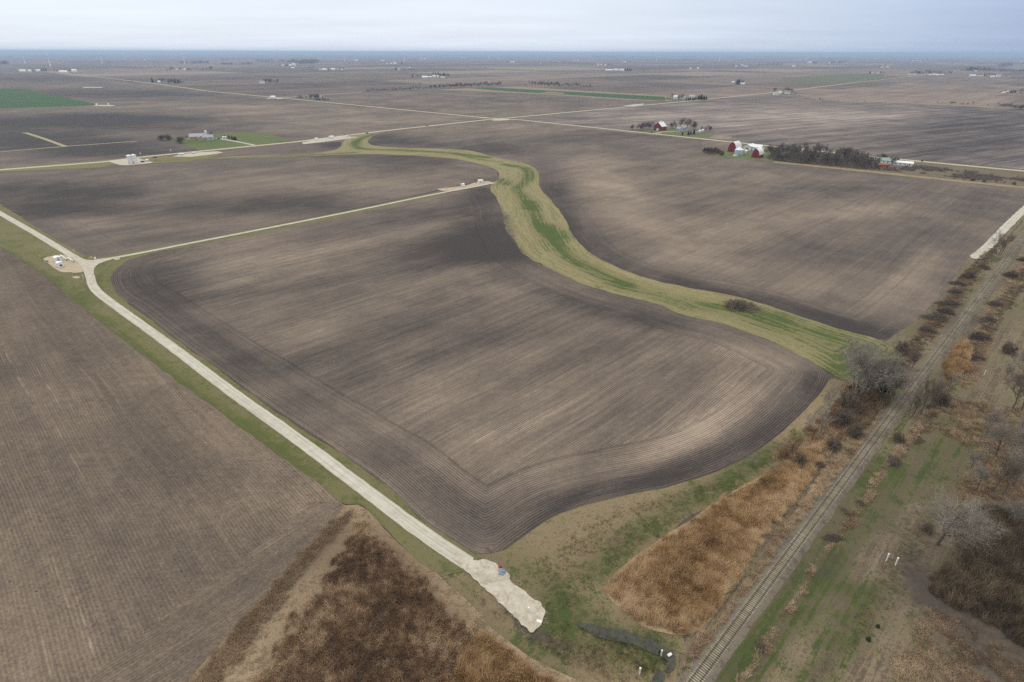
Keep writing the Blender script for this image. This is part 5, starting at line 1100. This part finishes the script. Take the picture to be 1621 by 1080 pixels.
cluster('on the white pad by the upper left road', [(430.9,156.4,2.6,4.6),(434.6,156.4,2.6,4.6)])
cluster('of the hedged farm beside the upper left road', [(505.5,155,5,4,'p')], row((501,158.8),(520,159),7,3.6,.1), [(471,156.4,4),(476,156.6,5.5),(480,157,5),(485,156.6,5),(491,157,8),(499,157.4,8.5),(502.5,157.6,9)])
cluster('of the farm before the distant dark wood', [(460,105,5,2.5),(466,105,5,4.5),(464,108.4,5,1.6),(448,104.6,3,2)], [(453,105,3.5),(456,105,4),(487.5,107.4,2),(491,107.4,2.2),(494.5,107.4,2.2),(497,107.4,2)], [(443,104.4,2.5),(476,107,2),(478.5,112,3.5)])
cluster('of the white barns left of centre', [(507,111.4,2.5,1.8),(514,111.5,8,2.6),(527.5,111.4,6,3.2),(541.5,111,3,1.6)], [], [(519.5,111.2,4),(524,111,3),(538.5,110.4,4),(543.5,110.4,4)])
cluster('of the roofs beyond the white barns', [(605.5,97,6,1.6),(564,97,7,1.8)], [(569.5,97,2)], [(573,96.5,2),(579,96.5,2.5),(588,96,2)])
cluster('of the farm with one round evergreen', [(613,101.4,2.5,1.2),(619.5,101.4,4,1.6),(625.5,101.8,5,2.6)], [(636,101.8,4.2)], [(629.5,101.2,2.5)])
cluster('of the hedged farm near centre horizon', [(631.5,111.4,3,2),(645.5,111.2,1.6,2),(649,108.6,2.4,2)], [(627,111,5)]+row((637.5,111.2),(658,111.2),7,2.6,.1))
cluster('of the white farm above the hedgerow', [(673,124,10,3.6),(681,124,5,3,'b'),(687.5,123,5,4),(693,124,3,5),(701,123.4,7,1.6)], [(653,122.6,4.8),(686,120,5),(690,119.5,5),(694,119.5,5)], [(661,122.6,5),(666,122.6,4),(699,122,6.5),(702.5,122,6.5),(708.5,122,5.5),(655,131.4,2.5),(665,134.4,3.8)])
cluster('of the long hedgerow above the wheat strip', trs=row((581,146),(648,143.4),18,5.2,.3)+row((650,143),(682,142),9,6,.3)+row((686,141.5),(724,139.2),14,7,.3)+row((725,139),(791,136.4),26,7.4,.3), kt='far')
cluster('of the wood behind the wheat strip', trs=row((839,136.2),(885,137),18,7,.3)+row((886,137.2),(935,139),16,5.6,.3)+[(832,136,3),(820,134.8,2)], kt='far')
cluster('right of the wheat strip wood', [(964,112.5,13,2.7),(975,112.5,7,3.6),(984,112.5,8,3.2)], [(957,112,2),(990,112.4,4.4),(993,112.4,4.8),(996,112.4,4.6),(998.5,112.4,4)])
cluster('of the small farm above the long white barn', [(946.5,104,2.5,2.6),(952,104,2.5,2),(958,104,4,1.6)], [], [(955,104,4),(962,104,4),(965,104,3.5),(968,104,3)])
cluster('of the hedge row at the centre horizon', [(809,99.4,2.6,2),(812.8,99.4,3.2,2.2),(884,99.4,2,1.6),(855,102,2,2)], [], row((802,99.2),(808,99.2),3,3)+row((820,99.6),(850,99.8),7,1.8)+row((852,100),(901,100.6),14,3.2))
cluster('of the pair right of centre horizon', [(1092.6,109.6,4,2,'b'),(1104.5,110,3,3)], [], [(1089,109.2,3),(1098,108.6,2)])
cluster('of the hamlet before the right tan strip', [(1165,106,3,2),(1174.5,105,3,2.6),(1180.5,106,6,2.6,'p')], [], [(1155,105.6,2),(1160,106,2.2),(1171,106,2),(1188,103.6,2.2)])
cluster('of the lone evergreen farm', [(1160,132.6,4,3.8,'b'),(1170.4,133.4,1.8,3),(1175.6,134,6,2.7)], [(1166.5,133.6,7.2),(1169.5,133.8,7.6)], [(1172.3,133,7)])
cluster('of the farm at the wheat strip end', [(1069,157,7,6),(1082,157.6,6,4.6,'g'),(1095,154.4,9,4,'p')], row((1086,159.4),(1098,159),5,5.2,.2)+row((1101,158.4),(1117,157.8),8,7.4,.3), [(1055,158.4,5),(1059.5,158.8,4),(1064.5,156.6,9),(1074,159.6,9.5),(1078.5,159.2,10.5)], kt='far', ke='fir')
cluster('of the farm beside the upper right road', [(1228,150.4,9,4.6,'p'),(1234,149,5,4.2),(1246,149,8,3,'l')], [(1236.6,147.6,3.6)], [(1224,146.2,7),(1226.5,146,7),(1240,146.6,6),(1244,145.8,7.2),(1248,145.6,7),(1252,146,5.5),(1255,146,4)], kt='far')
cluster('of the dark hedge below the right horizon', [(1256,106,5,2)], row((1201,103),(1235,103.2),11,2.8,.2), [(1262,105.6,2.6),(1267,106,3),(1271,106,3.2),(1276,105.8,2.4)])
cluster('of the white roof left of round evergreens', [(1281.5,100.4,7,2.6)], [(1286.5,100.6,3),(1289.5,100.6,3.2),(1292,100.6,2.8)], [])
cluster('of the dark grove right of round evergreens', [(1313,100.4,2.5,1.4)], [(1316,100.4,4),(1320,99.8,3.5),(1328,100.4,4.2),(1331,100.4,3.4)], row((1334,97.6),(1341,97.6),4,2.4))
cluster('of the twin houses by the green field', [(1380,116.8,5,2.6,'l'),(1390,117,3.5,2.8,'l')], [(1376.5,116.8,4.2)], [(1394,116.4,3.6),(1397.5,116.4,3.6),(1409,115,2.2)])
cluster('of the pale roofs left of the road end', [(1396,107,4,2,'l'),(1404.5,107,5,1.6)], [], [(1393,106.6,4.4),(1401.5,104,3)])
cluster('of the grove at the upper right road end', [(1440.5,119,6,2.2,'l'),(1447.6,119,4,2.8,'l'),(1472,119.4,4,1.2),(1478.5,119,6,1.6),(1484.5,119.4,6,1.6),(1491.5,119,4,1.6)], [], row((1442,117.6),(1460,118),8,6,.2)+row((1464,118),(1503,118.6),12,6.2,.3), kt='far')
cluster('of the dark wood at the right horizon', [(1544,113,3,1.2),(1578,105.6,3,2)], [(1530,112,4.5),(1534,112,6.5),(1537.5,112,6.6)], row((1520,112),(1528,112),4,2.6)+row((1541,112.4),(1570,112.6),12,5.4,.3)+row((1572,113),(1621,114.6),16,4.6,.3)+row((1575,106),(1600,105),8,5))
cluster('of the hamlet below the right wood', [(1538.5,122,9,3.6,'b'),(1549,121,4,2.2,'l'),(1554.5,121.2,4,2,'l'),(1570.5,122.4,7,2.2),(1580,122,6,3.6,'p')], [(1557.5,121,4.4)], [(1551,119.8,4),(1561,119.8,4),(1565,119.8,4.5),(1569,119.8,4.5),(1574,120,4),(1592,121.6,2)])
cluster('of the farm at the right edge', [(1588,147.6,5,2.2),(1594.5,146,3,3,'l'),(1617.5,148,4,2.4,'r')], [(1599.5,147,4),(1603,147,4.4),(1606.5,147,4)], [(1585.5,147,3.4),(1590.5,146,3.6),(1616,146.4,4.6),(1620,146,4)])
cluster('of the tan lane at right', trs=[(1484,163.6,3.4),(1491,163.6,3),(1504,164.8,4.4),(1507.5,164.8,4.6),(1511.5,165,4),(1520,165.2,3),(1524,165.6,3.4),(1531,166,3.4),(1540,166.2,5.6),(1563,167.8,3.2),(1436,161,2.2),(1418,160.8,2)], kt='far')
cluster('of the dense thicket at the tan lane end', trs=row((1580,169),(1600,170.5),8,5.6,.4)+row((1600,172.5),(1640,175.5),14,8,.8), kt='far')
cluster('scattered in the dim fields right of centre', trs=[(1275,157.6,2),(1288,158.6,2.2),(1297,158.6,4.2),(1302,158.4,3),(1326,160.6,2.2),(1356,161.2,2),(1368,162.2,2.8),(1250,155.6,2)])
cluster('on the fence line below the wheat strip', trs=[(823.5,150.4,2.4),(834.5,151,2),(815.5,155.4,2),(857,158.6,2.4),(870,159.2,2.8),(882.5,160.4,2),(893.5,161,2.4),(903,162,2),(906.5,162.2,2),(916.5,163,3),(922.5,163,2.8),(929,164,2),(936,164.4,2),(945,165,2),(962,166.4,2.2),(970,167,2.2)])
cluster('far beyond the long white barn', [(918,89.6,4,1.6),(922.6,89.4,1.6,1.8),(988.5,99,5,1.8),(909,96.6,4,1.4),(915.5,96.6,3,1.4)], [], row((940,97.2),(981,97.4),12,2.6,.2)+[(995.5,98.8,2.6),(998,98.8,2.6)])
cluster('far left of centre horizon', [(666,94.2,4,1.6),(672.5,94.2,4,1.4),(732,92.6,2.4,2),(736,92.4,2,1.8),(773.5,93,2.4,1.8),(789,93.4,2.6,1.6)], [], [(743,92.6,1.8),(747,92.4,1.8),(780,93.4,1.8)])
cluster('far right of centre horizon', [(1005,92,6,1.4),(1044.5,90.6,2.4,2),(1170.5,94.4,1.8,1.6),(1266.6,96,2.6,1.4),(1250.6,90.4,2.4,1.8)], row((1082,95.4),(1095,95.4),6,2.4,.1), [])
cluster('far at the right horizon', [(1445.5,97.2,2.6,1.4),(1452,96.8,4,1.2),(1456.5,97.2,2,1.2),(1565,94,2.4,1.2),(1575.5,91.6,4,1.4),(1617,98.6,4,1.2)], [], row((1440,96.6),(1467,96),7,2.2,.2)+row((1574,96),(1588,96),5,1.8,.1)+[(1507,102.6,3)])

PEND.sort(key=lambda q: -q[5])
n_own = 300 - sum(1 for o in COL.objects if o.name.split('.')[0] == 'bare_tree')
for q in PEND[:n_own]: tree(*q[:6], group=q[6], cat=q[7], sx=q[8])
fv = []
for q in PEND[n_own:]:                                        # the smallest ones, a pixel or two each, as one mass
    p = at(q[3], q[4]); H = height_for(p, q[5]); me = TM['dot'][rnd.randrange(3)][1]
    co = np.zeros(len(me.vertices)*3, np.float32); me.vertices.foreach_get('co', co); co = co.reshape(-1, 3)
    me.calc_loop_triangles(); li = np.zeros(len(me.loop_triangles)*3, np.int32); me.loop_triangles.foreach_get('vertices', li)
    a = rnd.random()*6.28; c, s_ = math.cos(a), math.sin(a); co = co[li]*H
    fv.append(np.c_[co[:, 0]*c - co[:, 1]*s_ + p[0], co[:, 0]*s_ + co[:, 1]*c + p[1], co[:, 2]])
fv = np.vstack(fv)
tag(link('far_trees', mesh_np('far_trees', fv, np.arange(len(fv)).reshape(-1, 3), twig_far)), 'tiny leafless trees dotted over the far fields and farms', 'trees', None, 'stuff')

# woods lost in the haze: single masses
def wood_strip(x0, x1, y, h, n, g):
    out = []
    for i in range(n):
        x = x0 + (x1-x0)*g.random(); p = at(x, max(y + g.normal(0, .12), 85.3 - (810-x)*.0027)); s = scale_at(p); H = h*s*1.0*g.uniform(.6, 1.15); r = H*.55
        for k in range(14):
            c = np.array([p[0] + g.normal(0, r*.6), p[1] + g.normal(0, r), H*(.12 + .85*g.random())]); a = g.normal(0, 1, (3, 3))*r*.32; out.append(c + a)
    return out
tr_ = []; gg = np.random.default_rng(12)
for a in [(400,452,97.4,2.6,60),(455,504,99.4,4.4,90),(470,500,101,4,50),(285,330,100.6,3.2,50),(348,369,102.2,2.6,40),(381,400,102,2.6,24),(142,172,90,2.2,30),(10,20,92,2.2,10),(55,90,88.4,1.8,24),(0,12,101.6,4.2,30),(240,300,88.6,1.6,30),(350,362,95.6,1.8,12),(456,484,88.8,1.4,24),(559,572,86.8,1.8,16),(720,760,89.2,1.6,30),(800,838,92.6,1.8,34),(815,870,87.2,1.6,36),(937,990,90.6,2.4,50),(1000,1026,92,2.2,24),(1042,1064,87.6,1.6,20),(1082,1102,90.8,1.6,20),(1146,1165,90,1.8,18),(1210,1218,92,3,10),(1335,1348,92.2,1.6,16),(1308,1316,94,1.8,10),(1485,1516,95.2,1.4,26),(1400,1420,90.2,1.6,20)]: tr_ += wood_strip(*a, gg)
for i in range(120):
    x = gg.uniform(-30, 1650); y = 86.2 + gg.random()**1.5*5 - (810-x)*.0027; tr_ += wood_strip(x, x + gg.uniform(6, 46), y, gg.uniform(.7, 1.6), 9, gg)
v = np.array(tr_).reshape(-1, 3); v[:, 2] = np.maximum(v[:, 2], .05)
tag(link('distant_woods', mesh_np('distant_woods', v, np.arange(len(v)).reshape(-1, 3), twig_far)), 'hazy blue strips of woodland and groves along the horizon', 'woods', None, 'stuff')

# ------------------------------------------------------------------ wind turbines
HUB, BL = 96.0, 41.0
turb_m = plain('turbine_white', (.80,.80,.80), .5, .02)
tower = MB()
for i in range(4): tower.tube((0,0,HUB*i/4), (0,0,HUB*(i+1)/4), 3.8-.5*i, 3.8-.5*(i+1), 16, i in (0,3))
tower = tower.mesh('tower', turb_m, True)
nac = MB().prism([(-1.9,HUB-.2),(1.9,HUB-.2),(2.0,HUB+2.2),(1.4,HUB+3.6),(-1.4,HUB+3.6),(-2.0,HUB+2.2)], -7, 4).mesh('nacelle', turb_m)
hub_me = MB().tube((4,0,HUB+1.7), (6.2,0,HUB+1.7), 1.7, 1.5, 12).tube((6.2,0,HUB+1.7), (7.2,0,HUB+1.7), 1.5, .4, 12).mesh('hub', turb_m)
bl = MB(); st_ = [(0,.9,.9),(.08,.9,.8),(.22,1.9,.45),(.5,1.35,.3),(.8,.8,.18),(1,.25,.06)]
vs = []
for t, c, th in st_:
    z = 1.2 + t*BL; vs += [(-th, 0, z), (0, -c*.35, z), (th, 0, z), (0, c*.65, z)]
bl.add(vs, [(4*i+j, 4*i+(j+1) % 4, 4*i+4+(j+1) % 4, 4*i+4+j) for i in range(len(st_)-1) for j in range(4)] + [(3,2,1,0), (20,21,22,23)])
blade = bl.mesh('blade', turb_m)
def turbine(x, y, label, group='wind turbines on the horizon', parts=True, ph=None, rz=None):
    p = at(x, max(y, 88.6 - (810-x)*.0027)); t = thing('wind_turbine', label, 'wind turbine', (p[0], p[1], 0), rnd.gauss(-2.3, .15) if rz is None else rz, group)
    link('tower', tower, t); link('nacelle', nac, t); link('hub', hub_me, t); ph = rnd.random()*2.09 if ph is None else ph
    for k in range(3):
        b = link('blade', blade, t, (5.4, 0, HUB+1.7)); b.rotation_euler = (ph + k*2.0944, 0, 0)
NT = [(41,102.4,'largest leftmost wind turbine with one blade pointing up left',-2.0,.55),(81,107.8,'second large wind turbine from the left, above the long white barn',-2.0,.05),(163,101.3,'third large wind turbine from the left, beyond the thin hedge',-2.2,.0),(293,104.3,'large wind turbine behind the farm with evergreens, left of centre',-2.2,.6),
      (229.6,97.3,'wind turbine between the thin hedge and the horizon, left part',None,None),(546,99.3,'tallest looking wind turbine left of the centre farms',None,None),(640.7,98.9,'tall wind turbine above the round evergreen farm',None,None),(504,96.8,'wind turbine right of the distant dark wood',None,None),(31,93.3,'smaller wind turbine just left behind the largest one',-2.0,.5),
      (714,95.6,'low wind turbine left of centre with white barns beneath',None,None),(850.6,94,'lone wind turbine right of centre above the hedge row',None,None),(1017.5,96.8,'left one of two tall wind turbines right of the white farm',None,None),(1038.9,98.9,'right one of two tall wind turbines right of the white farm',None,None),(1138.5,97.2,'tall wind turbine above the hamlet pair right of centre',None,None),(1191.6,96,'wind turbine above the right tan strip',None,None),(1275.5,96.8,'wind turbine left of the round evergreens at right',None,None),(1385,95,'wind turbine above the twin houses at right',None,None),(1420.7,93.2,'rightmost wind turbine on the horizon',None,None)]
for x, y, l, rz, ph in NT: turbine(x, y, l, rz=rz, ph=ph)
for x, y in [(153.6,87.2),(174,88.7),(199,94.9),(214,88.2),(233,88.7),(272,93),(279,89.9),(294,92.2),(334,94.2),(358.5,91.8),(428,93),(449.6,94.2),(481,89.9),(507.6,91.8),(537,87.4),(553,89.3),(559,89.3),(582,94.2),(607.4,89.7),(612.7,88.7),(643,88.2),(646.6,93),(662.7,87.6),(668.5,91.8),(678,86.6),(697.5,88.4),(706.7,90.9),(724,87.2),(729.5,87.2),(741,86.9),(744.6,86.9),(750.5,88.4),(774.6,90.6),(822.5,88.4),(827,88.8),(859.6,90.2),(864,87.6),(902.6,87.6),(925,93.6),(932,95.2),(935.7,93.6),(946.5,88.9),(1006,88.9),(1113.5,92.2),(1125.5,94.2),(1146.6,93.6),(1187,93),(1278,93.6),(1307.6,94.9),(1345.6,93),(1372,93.6),(1391,92.2),(1398,94.2)]:
    turbine(x, y, 'small faint wind turbine among the hazy row along the horizon', 'faint wind turbines along the horizon')
# ------------------------------------------------------------------ air
hm_ = bpy.data.materials.new('haze'); hm_.use_nodes = True; ht = hm_.node_tree; ht.nodes.clear()
pv = ht.nodes.new('ShaderNodeVolumePrincipled'); pv.inputs['Color'].default_value = (.55, .74, 1.0, 1); pv.inputs['Density'].default_value = 0.000078; pv.inputs['Anisotropy'].default_value = .2
ho = ht.nodes.new('ShaderNodeOutputMaterial'); ht.links.new(pv.outputs[0], ho.inputs['Volume'])
hz_ = MB().box(-R*1.05, -R*1.05, -1.2, R*1.05, R*1.05, 141.5).build('haze', hm_)
tag(hz_, 'thin blue haze lying over the far plain', 'haze', None, 'stuff')
